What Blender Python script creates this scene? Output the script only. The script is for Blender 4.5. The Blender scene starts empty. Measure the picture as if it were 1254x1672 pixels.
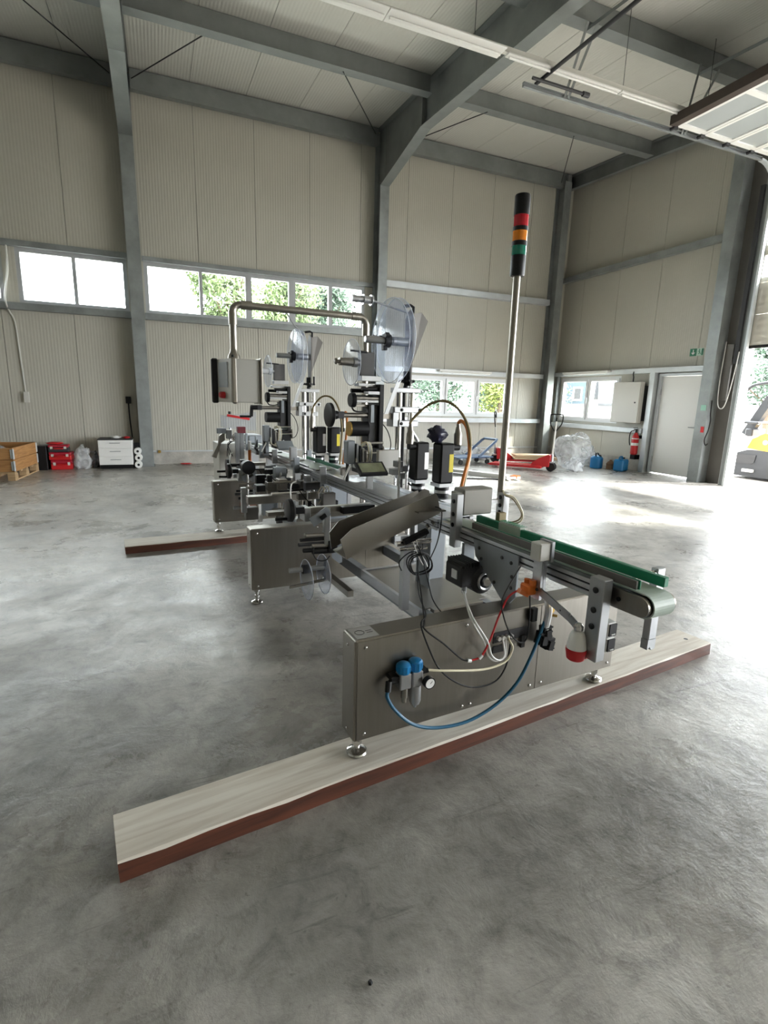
import bpy, math, random
from mathutils import Vector, Matrix, noise
random.seed(7)
SC = bpy.context.scene
COL = SC.collection
PI = math.pi

# ------------------------------------------------------------------ camera
cam_d = bpy.data.cameras.new('camera')
cam = bpy.data.objects.new('camera', cam_d); COL.objects.link(cam)
cam_d.sensor_fit = 'VERTICAL'; cam_d.sensor_height = 36.0; cam_d.sensor_width = 27.0
cam_d.lens = 853.83 / 1672.0 * 36.0
cam_d.clip_start = 0.05; cam_d.clip_end = 300
_r = Vector((0.92181096, -0.38668449, 0.02719676)); _u = Vector((0.05690549, 0.20438812, 0.9772345)); _f = Vector((0.38344012, 0.89927782, -0.21041168))
cam.matrix_world = Matrix(((_r.x, _u.x, -_f.x, 0.0), (_r.y, _u.y, -_f.y, 0.0), (_r.z, _u.z, -_f.z, 1.4), (0, 0, 0, 1)))
SC.camera = cam

# ------------------------------------------------------------------ world, sun, exposure
W = bpy.data.worlds.new('world'); SC.world = W; W.use_nodes = True
_bg = W.node_tree.nodes['Background']
_bg.inputs['Color'].default_value = (0.93, 0.97, 1.0, 1); _bg.inputs['Strength'].default_value = 5.5
sun_d = bpy.data.lights.new('sun', 'SUN'); sun_d.energy = 6.0; sun_d.angle = math.radians(4.0); sun_d.color = (1.0, 0.95, 0.87)
sun = bpy.data.objects.new('sun', sun_d); COL.objects.link(sun)
sun.rotation_euler = Vector((0.72, -0.33, 0.72)).to_track_quat('Z', 'Y').to_euler()
sun.location = (20, -6, 14)
def portal(loc, rot, sx, sy):
    d = bpy.data.lights.new('portal', 'AREA'); d.shape = 'RECTANGLE'; d.size = sx; d.size_y = sy; d.cycles.is_portal = True
    o = bpy.data.objects.new('daylight_portal', d); COL.objects.link(o); o.location = loc; o.rotation_euler = rot
SC.view_settings.view_transform = 'Standard'; SC.view_settings.look = 'None'
SC.view_settings.gamma = 1.0; SC.view_settings.use_curve_mapping = False
SC.view_settings.exposure = 2.0
SC.cycles.max_bounces = 10; SC.cycles.diffuse_bounces = 6; SC.cycles.glossy_bounces = 4; SC.cycles.transparent_max_bounces = 16
SC.cycles.use_denoising = True
SC.cycles.sample_clamp_indirect = 6.0
SC.cycles.caustics_reflective = False; SC.cycles.caustics_refractive = False

# ------------------------------------------------------------------ helpers
def tag(o, label=None, cat=None, group=None, kind=None):
    if label: o['label'] = label
    if cat: o['category'] = cat
    if group: o['group'] = group
    if kind: o['kind'] = kind
    return o
def empty(name, loc=(0, 0, 0), rz=0.0, parent=None):
    o = bpy.data.objects.new(name, None); COL.objects.link(o)
    o.location = loc; o.rotation_euler = (0, 0, rz); o.empty_display_size = 0.1
    if parent: o.parent = parent
    return o
def thing(name, label, cat, loc=(0, 0, 0), rz=0.0, group=None, kind=None):
    return tag(empty(name, loc, rz), label, cat, group, kind)
def copy_tree(o, parent=None):
    c = o.copy(); COL.objects.link(c); c.parent = parent
    for ch in list(o.children): copy_tree(ch, c)
    return c
def spline(pts, n=6):
    P = [Vector(p) for p in pts]; out = []
    for i in range(len(P) - 1):
        p0 = P[max(i - 1, 0)]; p1 = P[i]; p2 = P[i + 1]; p3 = P[min(i + 2, len(P) - 1)]
        for k in range(n):
            t = k / n
            out.append(0.5 * ((2 * p1) + (p2 - p0) * t + (2 * p0 - 5 * p1 + 4 * p2 - p3) * t * t + (3 * p1 - p0 - 3 * p2 + p3) * t ** 3))
    out.append(P[-1]); return out
class MB:
    def __init__(s): s.v = []; s.f = []; s.m = []; s.mi = 0
    def add(s, vs, fs):
        b = len(s.v); s.v += [tuple(x) for x in vs]; s.f += [tuple(i + b for i in q) for q in fs]; s.m += [s.mi] * len(fs); return s
    def box(s, x0, x1, y0, y1, z0, z1, c=0.0):
        if c > 0:
            c = min(c, 0.45 * min(x1 - x0, y1 - y0, z1 - z0))
            vs = []; idx = {}
            X = (x0, x1); Y = (y0, y1); Z = (z0, z1); sg = (1, -1)
            for i in (0, 1):
                for j in (0, 1):
                    for k in (0, 1):
                        for a in (0, 1, 2):
                            p = [X[i], Y[j], Z[k]]
                            for b in (0, 1, 2):
                                if b != a: p[b] += c * sg[(i, j, k)[b]]
                            idx[(i, j, k, a)] = len(vs); vs.append(p)
            fs = []
            for i in (0, 1):
                q = [idx[(i, j, k, 0)] for j, k in ((0, 0), (1, 0), (1, 1), (0, 1))]; fs.append(q if i else q[::-1])
                q = [idx[(j, i, k, 1)] for j, k in ((0, 0), (1, 0), (1, 1), (0, 1))]; fs.append(q[::-1] if i else q)
                q = [idx[(j, k, i, 2)] for j, k in ((0, 0), (1, 0), (1, 1), (0, 1))]; fs.append(q if i else q[::-1])
            for a, (b, d) in ((0, (1, 2)), (1, (0, 2)), (2, (0, 1))):   # edges along axis a
                for p in (0, 1):
                    for q in (0, 1):
                        def K(e, ax):
                            t = [0, 0, 0]; t[a] = e; t[b] = p; t[d] = q; return idx[(*t, ax)]
                        quad = [K(0, b), K(1, b), K(1, d), K(0, d)]
                        flip = (p ^ q) ^ (a == 1)
                        fs.append(quad[::-1] if not flip else quad)
            for i in (0, 1):
                for j in (0, 1):
                    for k in (0, 1):
                        t = [idx[(i, j, k, a)] for a in (0, 1, 2)]
                        fs.append(t if (i + j + k) % 2 else t[::-1])
            return s.add(vs, fs)
        return s.add([(x0, y0, z0), (x1, y0, z0), (x1, y1, z0), (x0, y1, z0), (x0, y0, z1), (x1, y0, z1), (x1, y1, z1), (x0, y1, z1)],
                     [(0, 3, 2, 1), (4, 5, 6, 7), (0, 1, 5, 4), (1, 2, 6, 5), (2, 3, 7, 6), (3, 0, 4, 7)])
    def obox(s, c, size, M=None):
        b = MB().box(-size[0] / 2, size[0] / 2, -size[1] / 2, size[1] / 2, -size[2] / 2, size[2] / 2)
        M = M or Matrix.Identity(3); c = Vector(c)
        return s.add([c + M @ Vector(p) for p in b.v], b.f)
    def bar(s, p0, p1, w, h, up=(0, 0, 1)):
        p0 = Vector(p0); p1 = Vector(p1); d = (p1 - p0); L = d.length; d.normalize()
        up = Vector(up)
        if abs(d.dot(up)) > 0.99: up = Vector((1, 0, 0))
        x = d.cross(up).normalized(); z = x.cross(d)
        M = Matrix((x, d, z)).transposed()
        return s.obox((p0 + p1) / 2, (w, L, h), M)
    def cyl(s, p0, p1, r0, r1=None, n=16, cap=True):
        return s.lathe(p0, p1, [(0, r0), (1, r0 if r1 is None else r1)], n, cap)
    def lathe(s, p0, p1, prof, n=20, cap=True):
        p0 = Vector(p0); p1 = Vector(p1); d = p1 - p0; dn = d.normalized()
        a = Vector((0, 0, 1)) if abs(dn.z) < 0.9 else Vector((1, 0, 0))
        x = dn.cross(a).normalized(); y = dn.cross(x)
        vs = []; fs = []
        for t, r in prof:
            for k in range(n):
                an = 2 * PI * k / n; vs.append(p0 + d * t + (x * math.cos(an) + y * math.sin(an)) * r)
        for i in range(len(prof) - 1):
            for k in range(n):
                k2 = (k + 1) % n; fs.append((i * n + k, i * n + k2, (i + 1) * n + k2, (i + 1) * n + k))
        if cap:
            fs.append(tuple(range(n))[::-1]); fs.append(tuple(range((len(prof) - 1) * n, len(prof) * n)))
        return s.add(vs, fs)
    def tube(s, pts, r, n=8, smooth=0, closed=False):
        P = spline(pts, smooth) if smooth else [Vector(p) for p in pts]
        N = len(P); vs = []; fs = []; px = None
        for i, p in enumerate(P):
            a = P[(i + 1) % N] if (closed or i < N - 1) else P[i]; b = P[i - 1] if (closed or i > 0) else P[i]
            d = (a - b).normalized()
            if px is None:
                t = Vector((0, 0, 1)) if abs(d.z) < 0.9 else Vector((1, 0, 0)); px = d.cross(t).normalized()
            px = (px - d * px.dot(d)).normalized(); py = d.cross(px)
            for k in range(n):
                an = 2 * PI * k / n; vs.append(p + (px * math.cos(an) + py * math.sin(an)) * r)
        for i in range(N if closed else N - 1):
            j = (i + 1) % N
            for k in range(n):
                k2 = (k + 1) % n; fs.append((i * n + k, i * n + k2, j * n + k2, j * n + k))
        if not closed:
            fs.append(tuple(range(n))[::-1]); fs.append(tuple(range((N - 1) * n, N * n)))
        return s.add(vs, fs)
    def prism(s, poly, ax, a, b):
        # poly in the two other axes (in order), extruded along ax from a to b
        n = len(poly); vs = []
        for w in (a, b):
            for p in poly:
                q = list(p); q.insert(ax, w); vs.append(q)
        fs = [tuple(range(n))[::-1], tuple(range(n, 2 * n))] + [(k, (k + 1) % n, n + (k + 1) % n, n + k) for k in range(n)]
        return s.add(vs, fs)
    def ibeam(s, p0, p1, w, h, t=0.012, up=(0, 0, 1)):
        p0 = Vector(p0); p1 = Vector(p1); d = (p1 - p0).normalized(); up = Vector(up)
        x = d.cross(up).normalized(); z = x.cross(d)
        for q in (h / 2 - t / 2, -h / 2 + t / 2): s.bar(p0 + z * q, p1 + z * q, w, t, up)
        return s.bar(p0, p1, t, h - 2 * t, up)
    def build(s, name, mats, parent=None, smooth=True, angle=0.6, fix=True):
        me = bpy.data.meshes.new(name); me.from_pydata(s.v, [], s.f); me.update()
        if fix:
            import bmesh
            bm = bmesh.new(); bm.from_mesh(me); bmesh.ops.recalc_face_normals(bm, faces=bm.faces); bm.to_mesh(me); bm.free()
        if not isinstance(mats, (list, tuple)): mats = [mats]
        for m in mats: me.materials.append(m)
        if len(mats) > 1: me.polygons.foreach_set('material_index', s.m)
        if smooth:
            me.shade_smooth(); me.set_sharp_from_angle(angle=angle)
        o = bpy.data.objects.new(name, me); COL.objects.link(o)
        if parent: o.parent = parent
        return o
def inst(src, parent=None, loc=None):
    o = bpy.data.objects.new(src.name.split('.')[0], src.data); COL.objects.link(o)
    if parent: o.parent = parent
    if loc: o.location = loc
    return o

# ------------------------------------------------------------------ materials
MATS = {}
def mat(name, col, rough=0.5, metal=0.0, var=0.0, vscale=4.0, bump=0.0, bscale=40.0, spec=0.5, rvar=0.0, stretch=(1, 1, 1), alpha=1.0, trans=0.0, coat=0.0):
    m = bpy.data.materials.new(name); m.use_nodes = True; nt = m.node_tree; N = nt.nodes; Lk = nt.links
    b = N['Principled BSDF']
    b.inputs['Base Color'].default_value = (*col, 1); b.inputs['Roughness'].default_value = rough; b.inputs['Metallic'].default_value = metal
    b.inputs['Specular IOR Level'].default_value = spec; b.inputs['Coat Weight'].default_value = coat
    b.inputs['Transmission Weight'].default_value = trans
    tc = N.new('ShaderNodeTexCoord'); mp = N.new('ShaderNodeMapping'); mp.inputs['Scale'].default_value = stretch
    Lk.new(tc.outputs['Object'], mp.inputs['Vector'])
    if var > 0 or rvar > 0:
        nz = N.new('ShaderNodeTexNoise'); nz.inputs['Scale'].default_value = vscale; nz.inputs['Detail'].default_value = 6; nz.inputs['Roughness'].default_value = 0.62
        Lk.new(mp.outputs['Vector'], nz.inputs['Vector'])
        if var > 0:
            rp = N.new('ShaderNodeValToRGB'); rp.color_ramp.elements[0].position = 0.3; rp.color_ramp.elements[1].position = 0.7
            rp.color_ramp.elements[0].color = (*[max(0, c * (1 - var)) for c in col], 1); rp.color_ramp.elements[1].color = (*[min(1, c * (1 + var)) for c in col], 1)
            Lk.new(nz.outputs['Fac'], rp.inputs['Fac']); Lk.new(rp.outputs['Color'], b.inputs['Base Color'])
        if rvar > 0:
            mr = N.new('ShaderNodeMapRange'); mr.inputs['From Min'].default_value = 0.3; mr.inputs['From Max'].default_value = 0.7
            mr.inputs['To Min'].default_value = max(0.02, rough - rvar); mr.inputs['To Max'].default_value = min(1, rough + rvar)
            Lk.new(nz.outputs['Fac'], mr.inputs['Value']); Lk.new(mr.outputs['Result'], b.inputs['Roughness'])
    if bump > 0:
        n2 = N.new('ShaderNodeTexNoise'); n2.inputs['Scale'].default_value = bscale; n2.inputs['Detail'].default_value = 4
        Lk.new(mp.outputs['Vector'], n2.inputs['Vector'])
        bp = N.new('ShaderNodeBump'); bp.inputs['Strength'].default_value = bump; bp.inputs['Distance'].default_value = 0.01
        Lk.new(n2.outputs['Fac'], bp.inputs['Height']); Lk.new(bp.outputs['Normal'], b.inputs['Normal'])
    MATS[name] = m; return m
def clear_mat(name, tint, opac, rough=0.05, body=(0.8, 0.85, 0.9), wrinkle=0.0, ior=1.3):
    # thin clear sheet: mostly see-through, some surface gloss, a little milky body
    m = bpy.data.materials.new(name); m.use_nodes = True; nt = m.node_tree; N = nt.nodes; Lk = nt.links
    N.remove(N['Principled BSDF']); out = N['Material Output']
    tr = N.new('ShaderNodeBsdfTransparent'); tr.inputs['Color'].default_value = (*tint, 1)
    pb = N.new('ShaderNodeBsdfPrincipled'); pb.inputs['Base Color'].default_value = (*body, 1); pb.inputs['Roughness'].default_value = rough
    mx = N.new('ShaderNodeMixShader'); Lk.new(tr.outputs[0], mx.inputs[1]); Lk.new(pb.outputs[0], mx.inputs[2])
    if wrinkle > 0:
        tc = N.new('ShaderNodeTexCoord'); nz = N.new('ShaderNodeTexNoise'); nz.inputs['Scale'].default_value = wrinkle; nz.inputs['Detail'].default_value = 5; nz.inputs['Distortion'].default_value = 1.2
        Lk.new(tc.outputs['Object'], nz.inputs['Vector'])
        bp = N.new('ShaderNodeBump'); bp.inputs['Strength'].default_value = 0.5; bp.inputs['Distance'].default_value = 0.04
        Lk.new(nz.outputs['Fac'], bp.inputs['Height']); Lk.new(bp.outputs['Normal'], pb.inputs['Normal'])
        mr = N.new('ShaderNodeMapRange'); mr.inputs['From Min'].default_value = 0.35; mr.inputs['From Max'].default_value = 0.65; mr.inputs['To Min'].default_value = opac * 0.55; mr.inputs['To Max'].default_value = min(1, opac * 1.45)
        Lk.new(nz.outputs['Fac'], mr.inputs['Value']); Lk.new(mr.outputs['Result'], mx.inputs[0])
    else:
        fr = N.new('ShaderNodeLayerWeight'); fr.inputs['Blend'].default_value = 0.5
        pw = N.new('ShaderNodeMath'); pw.operation = 'POWER'; pw.inputs[1].default_value = 4.0; Lk.new(fr.outputs['Facing'], pw.inputs[0])
        ad = N.new('ShaderNodeMath'); ad.operation = 'MULTIPLY_ADD'; ad.use_clamp = True; ad.inputs[1].default_value = ior - 1.0; ad.inputs[2].default_value = opac
        Lk.new(pw.outputs[0], ad.inputs[0]); Lk.new(ad.outputs[0], mx.inputs[0])
    Lk.new(mx.outputs[0], out.inputs['Surface']); MATS[name] = m; return m

def floor_mat():
    m = bpy.data.materials.new('polished_concrete'); m.use_nodes = True; nt = m.node_tree; N = nt.nodes; Lk = nt.links; b = N['Principled BSDF']
    tc = N.new('ShaderNodeTexCoord')
    def nz(scale, det=6, ro=0.6, dist=0.0, st=(1, 1, 1), off=(0, 0, 0), rz=0.0):
        mp = N.new('ShaderNodeMapping'); mp.inputs['Scale'].default_value = st; mp.inputs['Location'].default_value = off; mp.inputs['Rotation'].default_value = (0, 0, rz)
        Lk.new(tc.outputs['Object'], mp.inputs['Vector'])
        n = N.new('ShaderNodeTexNoise'); n.inputs['Scale'].default_value = scale; n.inputs['Detail'].default_value = det; n.inputs['Roughness'].default_value = ro; n.inputs['Distortion'].default_value = dist
        Lk.new(mp.outputs['Vector'], n.inputs['Vector']); return n.outputs['Fac']
    def ramp(fac, stops):
        r = N.new('ShaderNodeValToRGB'); e = r.color_ramp.elements
        while len(e) < len(stops): e.new(0.5)
        for k, (p, c) in enumerate(stops): e[k].position = p; e[k].color = (*c, 1) if not isinstance(c, (int, float)) else (c, c, c, 1)
        Lk.new(fac, r.inputs['Fac']); return r.outputs['Color']
    def mix(a, bcol, fac, mode='MULTIPLY'):
        x = N.new('ShaderNodeMix'); x.data_type = 'RGBA'; x.blend_type = mode
        if isinstance(fac, float): x.inputs[0].default_value = fac
        else: Lk.new(fac, x.inputs[0])
        Lk.new(a, x.inputs[6]); Lk.new(bcol, x.inputs[7]); return x.outputs[2]
    base = ramp(nz(1.1, 9, 0.70, 0.5), [(0.30, (0.22, 0.208, 0.188)), (0.50, (0.395, 0.378, 0.348)), (0.72, (0.54, 0.522, 0.487))])
    fine = ramp(nz(8.0, 10, 0.75, 0.6, off=(3, 1, 0)), [(0.30, 0.55), (0.5, 0.97), (0.70, 1.2)])
    c = mix(base, fine, 1.0)
    stain = ramp(nz(0.55, 5, 0.55, 0.9, off=(11, 5, 0)), [(0.32, 0.55), (0.43, 0.88), (0.55, 1.0)])
    c = mix(c, stain, 1.0)
    stain2 = ramp(nz(2.1, 4, 0.5, 0.3, off=(-4, 9, 0)), [(0.32, 0.62), (0.38, 0.92), (0.46, 1.0)])
    c = mix(c, stain2, 0.9)
    sc1 = ramp(nz(5.0, 5, 0.6, 0.5, st=(0.25, 3.0, 1), rz=0.9), [(0.28, 0.62), (0.36, 1.0), (1.0, 1.0)])
    c = mix(c, sc1, 0.95)
    sc2 = ramp(nz(6.0, 5, 0.6, 0.8, st=(0.22, 3.4, 1), rz=2.3, off=(7, 2, 0)), [(0.28, 0.58), (0.35, 1.0), (1.0, 1.0)])
    c = mix(c, sc2, 0.95)
    spk = ramp(nz(38.0, 2, 0.5, 0.0, off=(2, 2, 0)), [(0.26, 0.6), (0.33, 1.0), (1.0, 1.0)])
    c = mix(c, spk, 0.7)
    Lk.new(c, b.inputs['Base Color'])
    rr = ramp(nz(1.3, 7, 0.65, 0.8, off=(5, -3, 0)), [(0.3, 0.20), (0.7, 0.46)])
    r2 = ramp(nz(9.0, 6, 0.7, 1.0, off=(5, -3, 0)), [(0.3, 0.82), (0.7, 1.15)])
    Lk.new(mix(rr, r2, 1.0), b.inputs['Roughness'])
    b.inputs['Specular IOR Level'].default_value = 0.55
    bp = N.new('ShaderNodeBump'); bp.inputs['Strength'].default_value = 0.4; bp.inputs['Distance'].default_value = 0.016
    Lk.new(nz(5.0, 8, 0.68, 0.25, off=(1, 8, 0)), bp.inputs['Height'])
    Lk.new(bp.outputs['Normal'], b.inputs['Normal'])
    return m
def panel_mat(name, col, axis, period, depth=0.25, var=0.03):
    # coated sheet with fine pressed lines running along the sheet; axis = coordinate across the lines
    m = mat(name, col, 0.42, 0.0, var, 1.2); nt = m.node_tree; N = nt.nodes; Lk = nt.links; b = N['Principled BSDF']
    tc = N.new('ShaderNodeTexCoord'); sx = N.new('ShaderNodeSeparateXYZ'); Lk.new(tc.outputs['Object'], sx.inputs[0])
    mm = N.new('ShaderNodeMath'); mm.operation = 'MULTIPLY'; mm.inputs[1].default_value = 2 * PI / period; Lk.new(sx.outputs[axis], mm.inputs[0])
    sn = N.new('ShaderNodeMath'); sn.operation = 'SINE'; Lk.new(mm.outputs[0], sn.inputs[0])
    bp = N.new('ShaderNodeBump'); bp.inputs['Strength'].default_value = depth; bp.inputs['Distance'].default_value = 0.004
    Lk.new(sn.outputs[0], bp.inputs['Height']); Lk.new(bp.outputs['Normal'], b.inputs['Normal'])
    return m
def wood_mat(name, c1, c2, scale=3.0, st=(1, 14, 14), rough=0.65):
    m = mat(name, c1, rough, 0.0); nt = m.node_tree; N = nt.nodes; Lk = nt.links; b = N['Principled BSDF']
    tc = N.new('ShaderNodeTexCoord'); mp = N.new('ShaderNodeMapping'); mp.inputs['Scale'].default_value = st; Lk.new(tc.outputs['Object'], mp.inputs[0])
    nz = N.new('ShaderNodeTexNoise'); nz.inputs['Scale'].default_value = scale; nz.inputs['Detail'].default_value = 7; nz.inputs['Distortion'].default_value = 0.6; Lk.new(mp.outputs[0], nz.inputs['Vector'])
    rp = N.new('ShaderNodeValToRGB'); rp.color_ramp.elements[0].position = 0.35; rp.color_ramp.elements[1].position = 0.62
    rp.color_ramp.elements[0].color = (*c2, 1); rp.color_ramp.elements[1].color = (*c1, 1)
    Lk.new(nz.outputs['Fac'], rp.inputs['Fac']); Lk.new(rp.outputs[0], b.inputs['Base Color'])
    bp = N.new('ShaderNodeBump'); bp.inputs['Strength'].default_value = 0.35; bp.inputs['Distance'].default_value = 0.004; Lk.new(nz.outputs['Fac'], bp.inputs['Height']); Lk.new(bp.outputs['Normal'], b.inputs['Normal'])
    return m

M_FLOOR = floor_mat()
M_PANX = panel_mat('wall_panel_coating', (0.48, 0.465, 0.405), 0, 0.05)
M_PANY = panel_mat('gable_panel_coating', (0.48, 0.465, 0.405), 1, 0.05)
M_PANC = panel_mat('roof_panel_coating', (0.58, 0.575, 0.53), 0, 0.05, 0.3)
M_BACK = mat('panel_joint_grey', (0.16, 0.16, 0.15), 0.8)
M_GALV = mat('galvanised_steel', (0.28, 0.30, 0.30), 0.45, 0.45, 0.22, 3.0, rvar=0.12)
M_GALVD = mat('galvanised_beam', (0.225, 0.24, 0.237), 0.5, 0.35, 0.15, 2.0)
M_GALVL = mat('pale_galvanised_trim', (0.52, 0.55, 0.57), 0.4, 0.3, 0.1, 3.0)
M_PLINTH = mat('concrete_plinth', (0.42, 0.40, 0.36), 0.85, 0, 0.25, 5.0, bump=0.3)
M_WFRAME = mat('grey_window_frame', (0.44, 0.455, 0.47), 0.45, 0.1, 0.06)
M_WWHITE = mat('white_window_frame', (0.74, 0.75, 0.76), 0.35)
M_GLASS = clear_mat('window_glass', (0.96, 0.98, 0.97), 0.02, 0.02)
M_STEEL = mat('brushed_stainless', (0.31, 0.288, 0.255), 0.33, 1.0, 0.06, 3.0, rvar=0.05, stretch=(20, 20, 1))
M_STEELD = mat('dull_stainless', (0.30, 0.28, 0.25), 0.4, 1.0, 0.08, 4.0, rvar=0.08)
M_CHROME = mat('polished_steel', (0.62, 0.61, 0.59), 0.16, 1.0)
M_ALU = mat('anodised_aluminium', (0.42, 0.43, 0.44), 0.36, 0.9, 0.06, 6.0)
M_ALUL = mat('bright_aluminium', (0.50, 0.51, 0.53), 0.3, 0.85, 0.05, 6.0)
M_ALUP = mat('grey_painted_plate', (0.27, 0.295, 0.32), 0.45, 0.3, 0.08, 5.0)
M_BLACK = mat('black_anodised', (0.007, 0.007, 0.008), 0.40, 0.0, spec=0.3)
M_RUBBER = mat('black_rubber', (0.012, 0.012, 0.012), 0.7, spec=0.3)
M_DARK = mat('dark_grey_plastic', (0.035, 0.035, 0.038), 0.5, spec=0.35)
M_COVER = mat('dark_brown_grey_cover', (0.13, 0.122, 0.11), 0.5, 0.2, 0.08)
M_EDGE = mat('frosted_acrylic_edge', (0.70, 0.74, 0.82), 0.4)
M_BOXG = mat('grey_sheet_housing', (0.22, 0.21, 0.19), 0.45, 0.3, 0.06)
M_GREEN = mat('green_guide_plastic', (0.006, 0.19, 0.095), 0.4, 0, 0.1, 5.0)
M_BELT = mat('pale_green_belt', (0.42, 0.50, 0.44), 0.45, 0, 0.08, 8.0)
M_ACRYL = clear_mat('clear_acrylic', (0.955, 0.97, 0.995), 0.10, 0.08, (0.60, 0.66, 0.80), ior=1.35)
M_ORANGE = mat('orange_cable_sheath', (0.62, 0.20, 0.03), 0.45)
M_ORANGE2 = mat('orange_plastic', (0.72, 0.17, 0.02), 0.45)
M_OLIVE = mat('olive_cable_sheath', (0.26, 0.20, 0.09), 0.5)
M_RED = mat('red_plastic', (0.55, 0.018, 0.022), 0.38)
M_REDP = mat('red_paint', (0.50, 0.015, 0.02), 0.35, 0, 0.1)
M_WHITE = mat('white_plastic', (0.80, 0.80, 0.78), 0.4)
M_CREAM = mat('cream_hose', (0.72, 0.66, 0.48), 0.4)
M_LGREY = mat('light_grey_plastic', (0.58, 0.57, 0.53), 0.45)
M_BLUE = mat('blue_hose', (0.008, 0.10, 0.19), 0.28)
M_BLUEK = mat('blue_plastic', (0.01, 0.20, 0.48), 0.35)
M_YEL = mat('yellow_label', (0.75, 0.62, 0.03), 0.5)
M_BRASS = mat('brass', (0.55, 0.36, 0.10), 0.35, 0.9)
M_SILV = mat('silver_label', (0.6, 0.6, 0.6), 0.35, 0.6)
M_LRED = mat('red_lens', (0.50, 0.004, 0.02), 0.15, coat=0.5, spec=0.6)
M_LORG = mat('amber_lens', (0.85, 0.25, 0.01), 0.15, coat=0.5, spec=0.6)
M_LGRN = mat('green_lens', (0.0, 0.20, 0.13), 0.15, coat=0.5, spec=0.6)
M_SCREEN = mat('operator_screen', (0.30, 0.32, 0.20), 0.18, 0, 0.3, 12)
# ================================================================== THE HALL
YB, XG, XL, YF = 11.45, 9.75, -10.0, -7.0
def zr(y): return 6.85 + 0.07 * (y - YB)
fl = MB().box(XL, XG + 0.2, YF, YB, -0.2, 0.0).build('floor', M_FLOOR, smooth=False)
tag(fl, 'worn grey polished concrete floor with stains and tyre scuffs', 'floor', kind='structure')

def rects(a0, a1, z0, z1, ops):
    xs = sorted({a0, a1, *[max(a0, min(a1, o[0])) for o in ops], *[max(a0, min(a1, o[1])) for o in ops]})
    out = []
    for p, q in zip(xs, xs[1:]):
        if q - p < 1e-6: continue
        cuts = sorted((o[2], o[3]) for o in ops if o[0] < q - 1e-6 and o[1] > p + 1e-6); z = z0
        for c0, c1 in cuts:
            if c0 > z + 1e-6: out.append((p, q, z, c0))
            z = max(z, c1)
        if z < z1 - 1e-6: out.append((p, q, z, z1))
    return out
def wall(name, ax, plane, out, a0, a1, z0, ztop, seams, ops, m, label):
    # ax 0: wall runs along x at y = plane, ax 1: along y at x = plane; out = +1/-1 outward side
    def B(mb, r, d0, d1):
        lo, hi = sorted((plane + out * d0, plane + out * d1))
        if ax == 0: mb.box(r[0], r[1], lo, hi, r[2], r[3])
        else: mb.box(lo, hi, r[0], r[1], r[2], r[3])
    mb = MB()
    for r in rects(a0, a1, z0, ztop, ops): B(mb, r, 0.02, 0.12)
    w = tag(mb.build(name, M_BACK, smooth=False), label, 'wall', kind='structure')
    ss = [a0] + sorted(s for s in seams if a0 < s < a1) + [a1]; g = 0.004
    for p, q in zip(ss, ss[1:]):
        mb = MB()
        for r in rects(p + g, q - g, z0, ztop, ops): B(mb, r, 0.0, 0.019)
        if mb.v: mb.build('wall_panel', m, w, smooth=False)
    return w
OPB = [(-9.6, -7.5, 2.87, 3.79), (-7.2, -5.3, 2.87, 3.79), (-4.75, -2.36, 2.87, 3.79), (-2.16, -0.42, 2.87, 3.79), (-0.14, 4.28, 2.87, 3.79), (5.40, 8.26, 1.04, 1.98)]
OPG = [(9.26, 11.22, 1.00, 2.07), (7.12, 8.22, 0.0, 2.08), (2.35, 6.58, 0.0, 5.25), (-5.2, 1.3, 0.0, 3.3)]  # last opening is out of view, added to let light onto the foreground
OPF = []
OPL = []
wall('wall_back', 0, YB, 1, XL, XG + .12, 0.25, 6.95, [0.85 + 1.1 * k for k in range(-10, 9)], OPB, M_PANX, 'long back wall of ribbed cream sheet panels with strip windows')
wall('wall_right', 1, XG, 1, YF, YB, 0.0, 6.95, [YB - 0.7 - 1.1 * k for k in range(0, 17)], OPG, M_PANY, 'end wall of ribbed cream sheet panels holding the door and gate')
wall('wall_front', 0, YF, -1, XL - .12, XG + .12, 0.0, 6.2, [0.85 + 1.1 * k for k in range(-10, 9)], OPF, M_PANX, 'long cream panel wall opposite the strip windows')
wall('wall_left', 1, XL, -1, YF, YB, 0.0, 6.95, [YB - 0.7 - 1.1 * k for k in range(0, 17)], OPL, M_PANY, 'far end wall of cream sheet panels opposite the gate')
for nm, (x0, x1, y0, y1), lb in (('baseboard_back', (XL, XG, YB - 0.02, YB + 0.12), 'bare concrete plinth along the foot of the back wall'), ('baseboard_right', (XG - 0.03, XG - 0.001, 8.28, YB - 0.02), 'bare concrete plinth under the end wall window')):
    tag(MB().box(x0, x1, y0, y1, 0.0, 0.25).build(nm, M_PLINTH, smooth=False), lb, 'plinth', kind='structure')
tag(MB().box(XL, XG - 0.032, YB - 0.035, YB - 0.021, 0.25, 0.275).build('trim_1', M_GALVL, smooth=False), 'thin pale drip rail above the back wall plinth', 'trim', kind='structure')

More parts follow.
